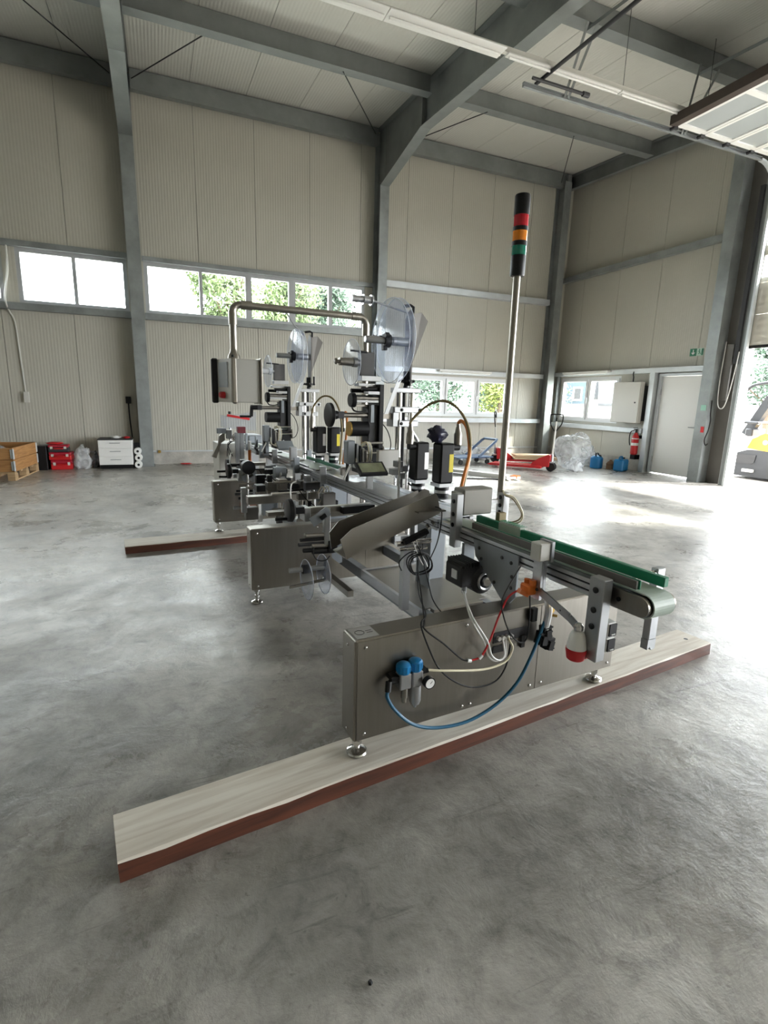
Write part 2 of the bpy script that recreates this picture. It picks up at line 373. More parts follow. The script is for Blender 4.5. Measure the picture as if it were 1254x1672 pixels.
# roof: backing deck plus one panel per metre
def slab(mb, x0, x1, y0, y1, d0, d1):
    vs = [(x, y, zr(y) + d) for d in (d0, d1) for x, y in ((x0, y0), (x1, y0), (x1, y1), (x0, y1))]
    return mb.add(vs, [(0, 3, 2, 1), (4, 5, 6, 7), (0, 1, 5, 4), (1, 2, 6, 5), (2, 3, 7, 6), (3, 0, 4, 7)])
ceil = slab(MB(), XL - .2, XG + .2, YF - .2, YB + .2, 0.02, 0.12).build('ceiling', M_BACK, smooth=False)
tag(ceil, 'sloping roof of pale ribbed sheet panels', 'ceiling', kind='structure')
xs = [-0.17 + 0.985 * k for k in range(-9, 11)]
xs = [XL] + [x for x in xs if XL < x < XG] + [XG]
for p, q in zip(xs, xs[1:]): slab(MB(), p + .004, q - .004, YF, YB, 0.0, 0.019).build('roof_panel', M_PANC, ceil, smooth=False)

# steel frames: columns, rafters with haunch
def zb(y): return 6.05 + 0.07 * (y - 9.3)     # underside of rafter
def frame(xc, w, lab_c, lab_r):
    t = 0.014; c = MB()
    c.box(xc - w / 2, xc + w / 2, 11.10, 11.10 + t, 0.012, 5.72)
    c.box(xc - w / 2, xc + w / 2, 11.43 - t, 11.43, 0.012, 6.80)
    c.box(xc - 0.006, xc + 0.006, 11.10 + t, 11.43 - t, 0.012, 6.80)
    col = c.build('steel_column', M_GALV, smooth=False); tag(col, lab_c, 'column', kind='structure')
    MB().box(xc - w / 2 - .02, xc + w / 2 + .02, 11.06, 11.448, 0.0, 0.012).build('base_plate', M_GALVD, col, smooth=False)
    r = MB(); y0, y1 = YF + .02, 9.3
    for a, b, z0, z1 in ((y0, y1, zb(y0), zb(y1)), (y1, 11.10, zb(y1), 5.72)):     # lower flange, then the haunch flange
        r.add([(x, y, z + d) for d in (0, t) for x, y, z in ((xc - w / 2, a, z0), (xc + w / 2, a, z0), (xc + w / 2, b, z1), (xc - w / 2, b, z1))],
              [(0, 3, 2, 1), (4, 5, 6, 7), (0, 1, 5, 4), (1, 2, 6, 5), (2, 3, 7, 6), (3, 0, 4, 7)])
    r.prism([(y0, zb(y0) + t), (y1, zb(y1) + t), (11.10, 5.72 + t), (11.10, zr(11.10) - .03), (y0, zr(y0) - .03)], 0, xc - 0.007, xc + 0.007)
    slab(r, xc - w / 2, xc + w / 2, y0, 11.42, -0.03, -0.015)
    r.prism([(9.28, zb(9.28) + t), (9.31, zb(9.31) + t), (9.31, zr(9.3) - .03), (9.28, zr(9.28) - .03)], 0, xc - w / 2 + .01, xc + w / 2 - .01)
    tag(r.build('roof_rafter', M_GALVD, smooth=False), lab_r, 'rafter', kind='structure')
frame(-0.28, 0.22, 'galvanised steel column beside the white drawer unit', 'sloping roof rafter over the column by the drawer unit')
frame(4.55, 0.20, 'galvanised steel column between high and low windows', 'sloping roof rafter crossed by the light trunking')
frame(-5.11, 0.22, 'galvanised steel column beyond the wooden crate', 'sloping roof rafter beyond the wooden crate')
c = MB(); c.box(9.20, 9.40, 11.12, 11.134, 0, 6.6); c.box(9.20, 9.40, 11.416, 11.43, 0, 6.75); c.box(9.294, 9.306, 11.134, 11.416, 0, 6.75)
tag(c.build('steel_column', M_GALV, smooth=False), 'galvanised steel column in the corner of the hall', 'column', kind='structure')
c = MB(); c.box(9.46, 9.72, 6.86, 6.872, 0, 6.35); c.box(9.46, 9.72, 7.068, 7.08, 0, 6.35); c.box(9.46, 9.472, 6.872, 7.068, 0, 6.35)
tag(c.build('gate_column', M_GALV, smooth=False), 'galvanised box column between the white door and the gate', 'column', kind='structure')
c = MB(); c.box(9.46, 9.72, 1.85, 1.862, 0, 6.0); c.box(9.46, 9.72, 2.068, 2.08, 0, 6.0); c.box(9.46, 9.472, 1.862, 2.068, 0, 6.0)
tag(c.build('gate_column', M_GALV, smooth=False), 'galvanised box column on the far jamb of the gate', 'column', kind='structure')

# purlins, eave beam, verge beam
def cchan(mb, x0, x1, y, zt, h, w=0.09, t=0.008):
    mb.box(x0, x1, y, y + t, zt - h, zt); mb.box(x0, x1, y + t, y + w, zt - h, zt - h + t); mb.box(x0, x1, y + t, y + w, zt - t, zt)
    mb.box(x0, x1, y - w, y, zt - h, zt - h + t); return mb
bays = [(-0.16, 4.44, 'middle bay'), (4.66, 9.48, 'gate bay'), (-4.99, -0.40, 'crate bay')]
rows = [(8.95, 'first purlin in from the strip window wall'), (6.35, 'second purlin in from the strip window wall'), (3.75, 'third purlin in from the strip window wall'), (1.15, 'fourth purlin in from the strip window wall'), (-1.5, 'fifth purlin in from the strip window wall'), (-4.1, 'sixth purlin in from the strip window wall')]
for y, lr in rows:
    for x0, x1, lb in bays:
        tag(cchan(MB(), x0, x1, y, zr(y - .1) - 0.005, 0.30).build('roof_purlin', M_GALVD, smooth=False), 'grey steel channel, ' + lr + ', ' + lb, 'purlin', 'roof purlins', 'structure')
for x0, x1, lb in bays:
    m = MB(); m.box(x0, x1, 11.24, 11.25, 6.50, 6.81); m.box(x0, x1, 11.25, 11.36, 6.50, 6.51); m.box(x0, x1, 11.25, 11.36, 6.80, 6.81)
    tag(m.build('eave_beam', M_GALVD, smooth=False), 'grey eave beam along the top of the back wall, ' + lb, 'beam', kind='structure')
m = MB(); y0, y1 = YF + .1, 11.42
for d0, d1, x0, x1 in ((-0.33, -0.012, 9.60, 9.61), (-0.33, -0.32, 9.50, 9.60), (-0.024, -0.012, 9.50, 9.60)): slab(m, x0, x1, y0, y1, d0, d1)
tag(m.build('verge_beam', M_GALVD, smooth=False), 'sloping grey verge beam on top of the end wall', 'beam', kind='structure')

# bracing rods
for a, b, lb in (((-0.15, 11.28, 6.66), (0.95, 8.95, 6.40), 'thin bracing rod rising from the drawer unit column'), ((4.40, 11.28, 6.70), (2.92, 8.95, 6.36), 'thin bracing rod left of the tapered column knee'),
                 ((4.70, 11.2, 6.45), (5.57, 8.95, 6.36), 'thin rusty bracing rod right of the column knee'), ((9.20, 11.28, 6.6), (7.50, 8.95, 6.36), 'thin bracing rod near the hall corner'), ((-0.45, 11.28, 6.66), (-1.50, 8.95, 6.30), 'thin bracing rod above the crate bay')):
    tag(MB().cyl(a, b, 0.009, n=8).build('bracing_rod', M_DARK), lb, 'rod', 'bracing rods', 'structure')

# girts and rails
def rail(name, box, label, m=M_GALV):
    tag(MB().box(*box).build(name, m, smooth=False), label, 'rail', kind='structure')
rail('window_girt', (-0.16, 4.44, 11.33, 11.449, 2.755, 2.87), 'galvanised girt under the five pane strip window')
rail('window_girt', (-4.98, -0.40, 11.33, 11.449, 2.755, 2.87), 'galvanised girt under the strip window above the crate')
rail('window_girt', (-0.16, 4.44, 11.37, 11.449, 3.79, 3.87), 'galvanised girt over the five pane strip window')
rail('window_girt', (-4.98, -0.40, 11.37, 11.449, 3.79, 3.89), 'galvanised girt over the strip window above the crate')
rail('wall_girt', (4.66, 9.20, 11.30, 11.449, 3.83, 3.96), 'galvanised girt across the middle of the corner bay', M_GALVL)
rail('wall_girt', (4.66, 9.20, 11.30, 11.449, 2.03, 2.14), 'pale girt over the low three pane window', M_GALVL)
rail('wall_girt', (4.66, 9.20, 11.28, 11.449, 0.90, 1.00), 'pale girt under the low three pane window', M_GALVL)
rail('wall_girt', (9.62, 9.749, 7.09, 11.44, 4.40, 4.52), 'galvanised girt high across the end wall')
rail('wall_girt', (9.60, 9.749, 7.09, 11.44, 2.10, 2.20), 'pale girt over the white door and end window', M_GALVL)
rail('wall_girt', (9.58, 9.749, 8.40, 11.44, 0.83, 0.93), 'pale girt under the end wall window', M_GALVL)
rail('trim_2', (9.64, 9.749, 11.26, 11.30, 0.93, 2.10), 'grey upright post between corner and end window')

# windows
def window(name, ax, plane, a0, a1, z0, z1, panes, m, label, fw=0.05, sash=False, dep=(0.01, 0.09)):
    w = thing(name, label, 'window', kind='structure')
    lo, hi = plane + dep[0], plane + dep[1]
    def B(mb, p, q, r, s, l=lo, h=hi): return mb.box(p, q, l, h, r, s) if ax == 0 else mb.box(l, h, p, q, r, s)
    f = MB(); B(f, a0, a1, z0, z0 + fw); B(f, a0, a1, z1 - fw, z1); B(f, a0, a0 + fw, z0 + fw, z1 - fw); B(f, a1 - fw, a1, z0 + fw, z1 - fw)
    f.build('window_frame', m, w, smooth=False)
    for p, q in panes[:-1]:
        n = panes[panes.index((p, q)) + 1][0]; B(MB(), q, n, z0 + fw, z1 - fw).build('mullion', m, w, smooth=False)
    for p, q in panes:
        pz0, pz1 = z0 + fw, z1 - fw
        if sash:
            s = MB(); k = 0.055; l2, h2 = lo - 0.03, hi - 0.03
            B(s, p, q, pz0, pz0 + k, l2, h2); B(s, p, q, pz1 - k, pz1, l2, h2); B(s, p, p + k, pz0 + k, pz1 - k, l2, h2); B(s, q - k, q, pz0 + k, pz1 - k, l2, h2)
            so = s.build('sash', m, w, smooth=False); p, q, pz0, pz1 = p + k, q - k, pz0 + k, pz1 - k
        c = (lo + hi) / 2; B(MB(), p, q, pz0, pz1, c - .004, c + .004).build('window_pane', M_GLASS, w, smooth=False)
    return w
window('window_1', 0, YB, -0.14, 4.28, 2.87, 3.79, [(-0.06, 0.84), (0.90, 1.72), (1.84, 2.60), (2.74, 3.46), (3.54, 4.22)], M_WFRAME, 'long high strip window of five panes with trees behind', 0.07)
window('window_2', 0, YB, -2.16, -0.42, 2.87, 3.79, [(-2.08, -1.31), (-1.25, -0.48)], M_WFRAME, 'high two pane strip window above the red tool cases', 0.07)
window('window_3', 0, YB, -4.75, -2.36, 2.87, 3.79, [(-4.68, -3.58), (-3.52, -2.43)], M_WFRAME, 'high strip window beyond the wooden crate', 0.07)
w3 = window('window_4', 0, YB, 5.40, 8.26, 1.04, 1.98, [(5.45, 6.36), (6.42, 7.26), (7.32, 8.21)], M_WWHITE, 'low white window of three panes behind the blue trolley', 0.05, True)
w4 = window('window_5', 1, XG, 9.26, 11.22, 1.00, 2.07, [(9.31, 10.21), (10.27, 11.17)], M_WWHITE, 'low white double casement window in the end wall', 0.05, True)
MB().box(XG - .06, XG - .03, 10.225, 10.255, 1.42, 1.58).build('window_handle', M_WWHITE, w4, smooth=False)
MB().box(7.275, 7.305, YB - .06, YB - .03, 1.40, 1.54).build('window_handle', M_WWHITE, w3, smooth=False)
for k, (a, b) in enumerate([(-9.6, -7.5), (-7.2, -5.3)]):
    window('window_%d' % (6 + k), 0, YB, a, b, 2.87, 3.79, [(a + .07, (a + b) / 2 - .03), ((a + b) / 2 + .03, b - .07)], M_WFRAME, ('high strip window two bays beyond the crate', 'high strip window in the last bay of the back wall')[k], 0.07)
portal((2.0, YB + .15, 3.33), (-PI / 2, 0, 0), 4.4, .92); portal((-2.6, YB + .15, 3.33), (-PI / 2, 0, 0), 4.6, .92); portal((6.83, YB + .15, 1.5), (-PI / 2, 0, 0), 2.9, .95)
portal((XG + .3, 4.46, 1.25), (0, PI / 2, 0), 2.5, 4.2); portal((XG + .3, -1.95, 1.65), (0, PI / 2, 0), 3.3, 6.5); portal((XG + .15, 10.24, 1.53), (0, PI / 2, 0), 1.1, 2.0)

# white door
d1 = thing('door_1', 'white steel door leaf in the end wall beside the gate column', 'door', kind='structure')
m = MB(); m.box(9.70, 9.86, 7.12, 7.17, 0, 2.08); m.box(9.70, 9.86, 8.16, 8.22, 0, 2.08); m.box(9.70, 9.86, 7.17, 8.16, 2.03, 2.08)
m.build('door_frame', M_GALVL, d1, smooth=False)
lf = MB().box(9.745, 9.795, 7.175, 8.155, 0.02, 2.025, 0.004).build('door_leaf', M_WHITE, d1, smooth=False)
m = MB(); m.cyl((9.745, 7.26, 1.02), (9.69, 7.26, 1.02), 0.012, n=10); m.cyl((9.69, 7.25, 1.02), (9.69, 7.38, 1.02), 0.011, n=10); m.box(9.738, 9.745, 7.24, 7.28, 0.93, 1.10)
m.build('door_handle', M_ALU, lf)
m = MB(); [m.cyl((9.735, 8.16, z), (9.735, 8.16, z + .12), 0.012, n=8) for z in (.25, 1.65)]; m.build('hinge', M_ALU, lf)
MB().box(9.60, 9.749, 8.25, 8.37, 0.0, 2.10).build('jamb_post', M_GALVL, d1, smooth=False)

# sectional gate: closed down to 2.5 m, the rest of its sections up on the ceiling tracks
M_GATE = panel_mat('gate_section_coating', (0.60, 0.57, 0.50), 2, 0.12, 0.35)
d2 = thing('door_2', 'half raised sectional gate on ceiling tracks in the end wall', 'gate', kind='structure')
G0, G1 = 2.36, 6.50
zs = [2.50, 3.02, 3.54, 4.06, 4.58, 5.10]
for k, (a, b) in enumerate(zip(zs, zs[1:])):
    if k == 3 or k == 2:
        a2 = a
        f = MB(); f.box(9.66, 9.71, G0, G1, a + .004, a + .08); f.box(9.66, 9.71, G0, G1, b - .08, b - .004)
        n = 5; wd = (G1 - G0 - .1) / n
        for i in range(n + 1): f.box(9.66, 9.71, G0 + i * wd, G0 + i * wd + .1, a + .08, b - .08)
        s = f.build('gate_section', M_GATE, d2, smooth=False)
        for i in range(n): MB().box(9.68, 9.69, G0 + i * wd + .1, G0 + (i + 1) * wd, a + .08, b - .08).build('gate_pane', M_GLASS, s, smooth=False)
    else: MB().box(9.66, 9.71, G0, G1, a + .004, b - .004).build('gate_section', M_GATE, d2, smooth=False)
MB().box(9.655, 9.715, G0, G1, 2.455, 2.503).build('bottom_seal', M_RUBBER, d2, smooth=False)
# sections lying on the horizontal tracks
for k in range(4):
    x1 = 9.30 - k * .56; x0 = x1 - .55
    f = MB()
    f.box(x0, x0 + .05, G0, 6.26, 5.34, 5.385); f.box(x1 - .05, x1, G0, 6.26, 5.34, 5.385)
    for i in range(5):
        yy = G0 + i * (6.26 - G0 - .09) / 4; f.box(x0 + .05, x1 - .05, yy, yy + .09, 5.34, 5.385)
    s = f.build('gate_section', M_WHITE, d2, smooth=False)
    for i in range(4):
        ya = G0 + i * (6.26 - G0 - .09) / 4 + .09; yb = G0 + (i + 1) * (6.26 - G0 - .09) / 4
        MB().box(x0 + .05, x1 - .05, ya, yb, 5.358, 5.366).build('gate_pane', mat('frosted_gate_pane', (0.42, 0.45, 0.46), 0.25) if 'frosted_gate_pane' not in MATS else MATS['frosted_gate_pane'], s, smooth=False)
for x in (7.06, 7.62, 8.18, 8.74, 9.30):
    m = MB(); m.box(x - .06, x + .02, 6.24, 6.27, 5.30, 5.36); m.cyl((x - .02, 6.27, 5.33), (x - .02, 6.33, 5.33), .024, n=10); m.build('roller_bracket', M_DARK, d2)
def track(y, s):
    m = MB(); m.box(4.45, 9.10, y, y + .008, 5.30, 5.355); m.box(4.45, 9.10, y - s * .03 if s > 0 else y, y if s > 0 else y + .03, 5.347, 5.355); m.box(4.45, 9.10, min(y, y - s * .03), max(y, y - s * .03), 5.30, 5.308)
    m.build('horizontal_track', M_GALV, d2, smooth=False)
    arc = [(9.10 + .42 * math.sin(a), y, 4.90 + .42 * math.cos(a)) for a in [k * PI / 16 for k in range(9)]]
    m = MB(); [m.bar(p, q, .03, .07, (0, 1, 0)) for p, q in zip(arc, arc[1:])]; m.build('curved_track', M_GALVL, d2, smooth=False)
    m = MB(); m.box(9.50, 9.56, y - .005, y + .035, 0, 4.92); m.build('vertical_track', M_GALVL, d2, smooth=False)
    ya, yb = sorted((y + s * .05, y + s * .17)); m = MB(); m.box(9.60, 9.73, ya, yb, 0, 5.25); m.build('jamb_angle', M_GALVD, d2, smooth=False)
track(6.36, 1); track(2.30, -1)
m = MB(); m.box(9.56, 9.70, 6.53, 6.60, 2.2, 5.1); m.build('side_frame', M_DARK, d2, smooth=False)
MB().box(9.70, 9.745, 6.60, 6.86, 0.0, 6.3).build('jamb_shade_strip', M_COVER, d2, smooth=False)  # dark colour stands in for the shadowed gap between gate column and track
MB().box(6.93, 7.05, G0, 6.26, 5.33, 5.45).build('top_edge', mat('dark_brown_edge', (.05, .035, .028), .6), d2, smooth=False)
MB().box(9.62, 9.66, 6.66, 6.80, 1.55, 2.55).build('control_box', M_COVER, d2, smooth=False)
m = MB(); m.cyl((4.72, 2.0, 5.44), (4.72, 6.46, 5.44), .024, n=12); m.build('tie_tube', M_DARK, d2)
m = MB(); m.cyl((4.55, 6.30, 5.40), (5.45, 6.30, 5.40), .020, n=10); m.cyl((5.36, 6.30, 5.40), (5.46, 6.30, 5.40), .032, n=10); m.build('spring_bumper', M_DARK, d2)
def hanger(p0, p1): MB().bar(p0, p1, .035, .006, (0, 1, 0)).build('track_hanger', M_GALV, d2, smooth=False)
hanger((5.30, 6.25, 6.17), (5.10, 6.34, 5.30)); hanger((5.42, 6.20, 6.17), (5.16, 6.34, 5.32)); hanger((7.34, 6.22, 6.17), (7.28, 6.34, 5.30)); hanger((7.70, 6.20, 6.17), (7.34, 6.34, 5.32))
for xa in (5.36, 7.50):
    m = MB(); y0, y1 = 3.8, 6.35
    slab(m, xa, xa + .05, y0, y1, -.33, -.325); slab(m, xa, xa + .005, y0, y1, -.37, -.33); m.build('hanger_angle', M_GALV, d2, smooth=False)
tag(MB().box(9.871, 10.10, 6.60, 6.66, -.06, 5.3).build('trim_3', M_WHITE, smooth=False), 'white reveal board outside the gate jamb', 'trim', kind='structure')
m = MB(); m.tube([(9.60, 6.80, 2.6), (9.57, 6.79, 1.9), (9.55, 6.75, 1.50), (9.53, 6.66, 1.40), (9.52, 6.58, 1.50), (9.52, 6.52, 1.9), (9.55, 6.5, 2.4)], .009, 8, 6)
tag(m.build('gate_cable', M_LGREY), 'pale looped control cable hanging beside the gate track', 'cable')
m = MB(); m.tube([(9.50, 6.83, 1.55), (9.50, 6.82, 1.3), (9.47, 6.78, 1.18), (9.48, 6.80, 1.0), (9.47, 6.84, .82), (9.46, 6.80, .72), (9.46, 6.76, .75)], .010, 8, 6)
tag(m.build('pull_rope', M_RUBBER), 'black pull rope hanging on the gate column', 'rope')
tag(MB().box(9.44, 9.458, 6.90, 6.99, 1.36, 1.46).add([], []).build('gate_sticker', mat('pale_green_sticker', (0.30, 0.55, 0.45), 0.5), smooth=False), 'small pale green sticker on the gate column', 'sticker')
tag(MB().box(9.44, 9.458, 6.88, 6.93, 0.95, 1.06).build('gate_button', M_RED, smooth=False), 'small red switch on the gate column', 'switch')

# light trunking
LT = thing('light_trunking', 'long white fluorescent light trunking slung under the rafters', 'ceiling light')
ly, lz = 6.16, 5.42
m = MB(); m.box(-0.6, 7.75, ly - .03, ly + .03, lz + .05, lz + .11); m.build('trunking_rail', M_LGREY, LT, smooth=False)
for k in range(3):
    x0 = -0.5 + k * 1.5
    rf = MB().box(x0, x0 + 1.49, ly - .11, ly + .11, lz + .036, lz + .049, .004).build('reflector', M_WHITE, LT, smooth=False)
    MB().cyl((x0 + .03, ly, lz + .018), (x0 + 1.46, ly, lz + .018), .016, n=12).build('lamp_tube', M_WHITE, rf)
for k in range(2):
    x0 = 4.06 + k * 1.8; rf = MB().box(x0, x0 + 1.78, ly - .045, ly + .045, lz + .035, lz + .05).build('batten', M_WHITE, LT, smooth=False)
    MB().cyl((x0 + .03, ly, lz + .018), (x0 + 1.75, ly, lz + .018), .014, n=12).build('lamp_tube', M_WHITE, rf)
for x in (1.6, 3.6, 5.9, 7.5): MB().cyl((x, ly, lz + .11), (x, ly, zr(ly)), .004, n=6).build('suspension_wire', M_DARK, LT)
for lab, ax in (('slim white lamp on the girt over the three pane window', 0), ('slim white lamp on the girt over the end wall window', 1)):
    t = thing('wall_lamp', lab, 'lamp', group='slim wall lamps')
    if ax == 0: a = (6.1, 7.55, 11.20, 11.299, 2.085, 2.125); b = ((6.15, 11.21, 2.07), (7.5, 11.21, 2.07))
    else: a = (9.50, 9.599, 9.45, 10.95, 2.15, 2.19); b = ((9.51, 9.5, 2.135), (9.51, 10.9, 2.135))
    MB().box(*a).build('lamp_body', M_WHITE, t, smooth=False); MB().cyl(*b, .014, n=10).build('lamp_tube', M_WHITE, t)
# ================================================================== TIMBER BEAMS UNDER THE MACHINE
M_WOODT = wood_mat('whitewashed_timber_top', (0.74, 0.70, 0.62), (0.58, 0.52, 0.44), 2.2, (1.2, 16, 16))
M_WOODS = wood_mat('red_brown_timber_side', (0.12, 0.038, 0.020), (0.06, 0.021, 0.013), 2.5, (1.2, 16, 16), 0.5)
def beam(p0, p1, w, h, label):
    d = Vector((p1[0] - p0[0], p1[1] - p0[1], 0)); L = d.length; a = math.atan2(d.y, d.x)
    mb = MB(); n = 24; rnd = random.Random(L)
    j = lambda s: rnd.uniform(-s, s)
    ring = []
    for i in range(n + 1):
        x = L * i / n; e = .006
        ring.append([(x + (j(.004) if i in (0, n) else 0), 0 + j(.0015), 0), (x, w + j(.0015), 0), (x, w + j(.002), h - e), (x, w - e, h + j(.0008)), (x, e + j(.003), h + j(.0008)), (x, 0 + j(.002), h - e + j(.003))])
    for i in range(n):
        for k in range(6):
            k2 = (k + 1) % 6; mb.mi = 0 if k in (3, 4) else 1
            if k == 2: mb.mi = 0
            mb.add([ring[i][k], ring[i + 1][k], ring[i + 1][k2], ring[i][k2]], [(0, 1, 2, 3)])
    mb.mi = 1; mb.add(ring[0], [(0, 1, 2, 3, 4, 5)]); mb.add(ring[n], [(5, 4, 3, 2, 1, 0)])
    o = mb.build('timber_beam', [M_WOODT, M_WOODS], smooth=False)
    o.location = (p0[0], p0[1], 0); o.rotation_euler = (0, 0, a)
    return tag(o, label, 'timber')
bm1 = beam((-0.188, 1.447), (2.871, 1.84), 0.21, 0.07, 'long worn timber beam under the cabinet with the blue hose')
MB().lathe((3.00, .10, .0705), (3.00, .10, .0712), [(0, .012), (1, .011)], 14).build('bolt_hole', M_DARK, bm1)
beam((-0.355, 4.965), (2.70, 5.215), 0.27, 0.07, 'timber beam half hidden under the farthest machine cabinet')

# ================================================================== LABELLING MACHINE
MC = thing('labelling_machine', 'long stainless labelling machine with green conveyor guides and signal tower', 'machine', (0.588, 1.638, 0), math.radians(4.5))
SCREW = None
def screw(parent, p, ax=1, r=.0065, m=None):
    # small pan head, pointing along -v by default
    global SCREW
    d = {0: (-.006, 0, 0), 1: (0, -.006, 0), 2: (0, 0, .006)}[ax]
    key = ('screw', ax, r)
    if key not in MATS:
        o = MB().lathe((0, 0, 0), d, [(0, r), (.6, r), (1, r * .55)], 10).build('screw', m or M_CHROME, parent); MATS[key] = o
    else: o = inst(MATS[key], parent)
    o.location = p; return o
def cabinet(u0, u1, v0, v1, z0, z1, split, zf, feet, label=None):
    b = MB().box(u0, u1, v0, v1, z0, z1, .004).build('base_cabinet', M_STEEL, MC, smooth=False)
    if label: b['label'] = label
    for a, c in zip([u0 + .008] + [s + .002 for s in split], [s - .002 for s in split] + [u1 - .006]):
        MB().box(a, c, v0 - .003, v0, z0 + .006, z1 - .006).build('front_panel', M_STEEL, b, smooth=False)
        for x in (a + .03, c - .03):
            for z in (z0 + .03, z1 - .03): screw(b, (x, v0 - .003, z), 1)
        if c - a > .6:
            for dx in (-.02, .02):
                screw(b, ((a + c) / 2 + dx + .06, v0 - .003, z0 + .025), 1); screw(b, ((a + c) / 2 + dx + .06, v0 - .003, z1 - .025), 1)
    MB().box(u0 - .003, u0, v0 + .004, v1 - .004, z0 + .006, z1 - .006).build('side_panel', M_STEEL, b, smooth=False)
    for z in (z0 + .03, z1 - .035): screw(b, (u0 - .003, (v0 + v1) / 2, z), 0, .005)
    for x, y in feet:
        m = MB(); m.cyl((x, y, zf + .02), (x, y, z0), .012, n=12); m.cyl((x, y, zf + .042), (x, y, zf + .058), .019, n=6)
        m.cyl((x, y, z0 - .022), (x, y, z0), .021, n=14)
        m.lathe((x, y, zf), (x, y, zf + .024), [(0, .036), (.35, .041), (.6, .038), (1, .016)], 24)
        m.build('levelling_foot', M_CHROME, b)
    return b
CA = cabinet(0.0, 1.37, -.03, .08, .155, .56, [.875], .07, [(.035, .02), (1.32, .02)])
CB = cabinet(0.06, 1.42, 1.79, 1.90, .105, .535, [.90], .0, [(.10, 1.83), (1.37, 1.83)])
CC = cabinet(0.13, 1.45, 3.60, 3.71, .17, .58, [.90], .07, [(.17, 3.64), (1.40, 3.64)])
# small rating plate with raised border on the near cabinet's lid
m = MB(); m.box(.012, .10, -.018, .068, .5605, .5625); MB_ = m.build('rating_plate', M_SILV, CA, smooth=False)
m = MB(); m.tube([(.04 + .018 * math.cos(a), .025 + .018 * math.sin(a), .563) for a in [k * PI / 4 for k in range(8)]], .0012, 4, closed=True); m.box(.066, .09, .015, .018, .5622, .5630); m.box(.066, .09, .030, .033, .5622, .5630)
m.build('rating_mark', M_DARK, CA)

# base frame between the cabinets
def frame_bar(b, m=M_ALUP, name='frame_beam'): return MB().box(*b, .002).build(name, m, MC, smooth=False)
for u in (.66, 1.05):
    frame_bar((u, u + .05, .085, 1.785, .25, .32)); frame_bar((u, u + .05, 1.905, 3.595, .25, .32)); frame_bar((u, u + .05, 3.715, 5.3, .25, .32))
frame_bar((.72, 1.04, .56, .60, .30, .33), M_STEEL, 'cross_plate')
MB().box(.665, 1.09, .60, 1.28, .323, .329).build('tray_plate', M_STEELD, MC, smooth=False)
MB().box(.64, .66, .58, 1.30, .28, .335).build('tray_edge', M_ALUL, MC, smooth=False)
frame_bar((.66, 1.10, 1.28, 1.31, .27, .335), M_ALUL, 'cross_plate')
for u, v in ((.87, .70), (.96, .70), (.70, .70)): frame_bar((u, u + .035, v, v + .035, .0, .25), M_STEEL, 'frame_leg')
MB().box(.86, 1.05, .98, .99, .33, .74).build('upright_plate', M_ALUP, MC, smooth=False)
MB().box(.86, .866, .84, .98, .33, .74).build('upright_plate', M_ALUP, MC, smooth=False)
for v0 in (2.35, 2.62):
    p = MB().box(.772, .780, v0, v0 + .24, .56, .762).build('conveyor_bracket', M_ALUP, MC, smooth=False)
    for vv in (.04, .12, .20):
        for zz in (.60, .73): screw(p, (.772, v0 + vv, zz), 0, .008, M_DARK)
MB().box(.78, .98, 2.33, 2.36, .32, .75).build('upright_plate', M_ALUP, MC, smooth=False)
MB().box(.80, .84, 2.44, 2.80, .32, .56).build('support_post', M_ALU, MC, smooth=False)
for v in (3.2, 4.2, 5.0): MB().box(.82, .92, v, v + .08, .32, .735).build('support_post', M_ALU, MC, smooth=False)
MB().box(.16, .66, 2.28, 2.36, .60, .66, .002).build('cross_beam', M_STEELD, MC, smooth=False)
MB().box(.10, .66, 1.50, 1.56, .68, .705).build('cross_beam', M_STEELD, MC, smooth=False)

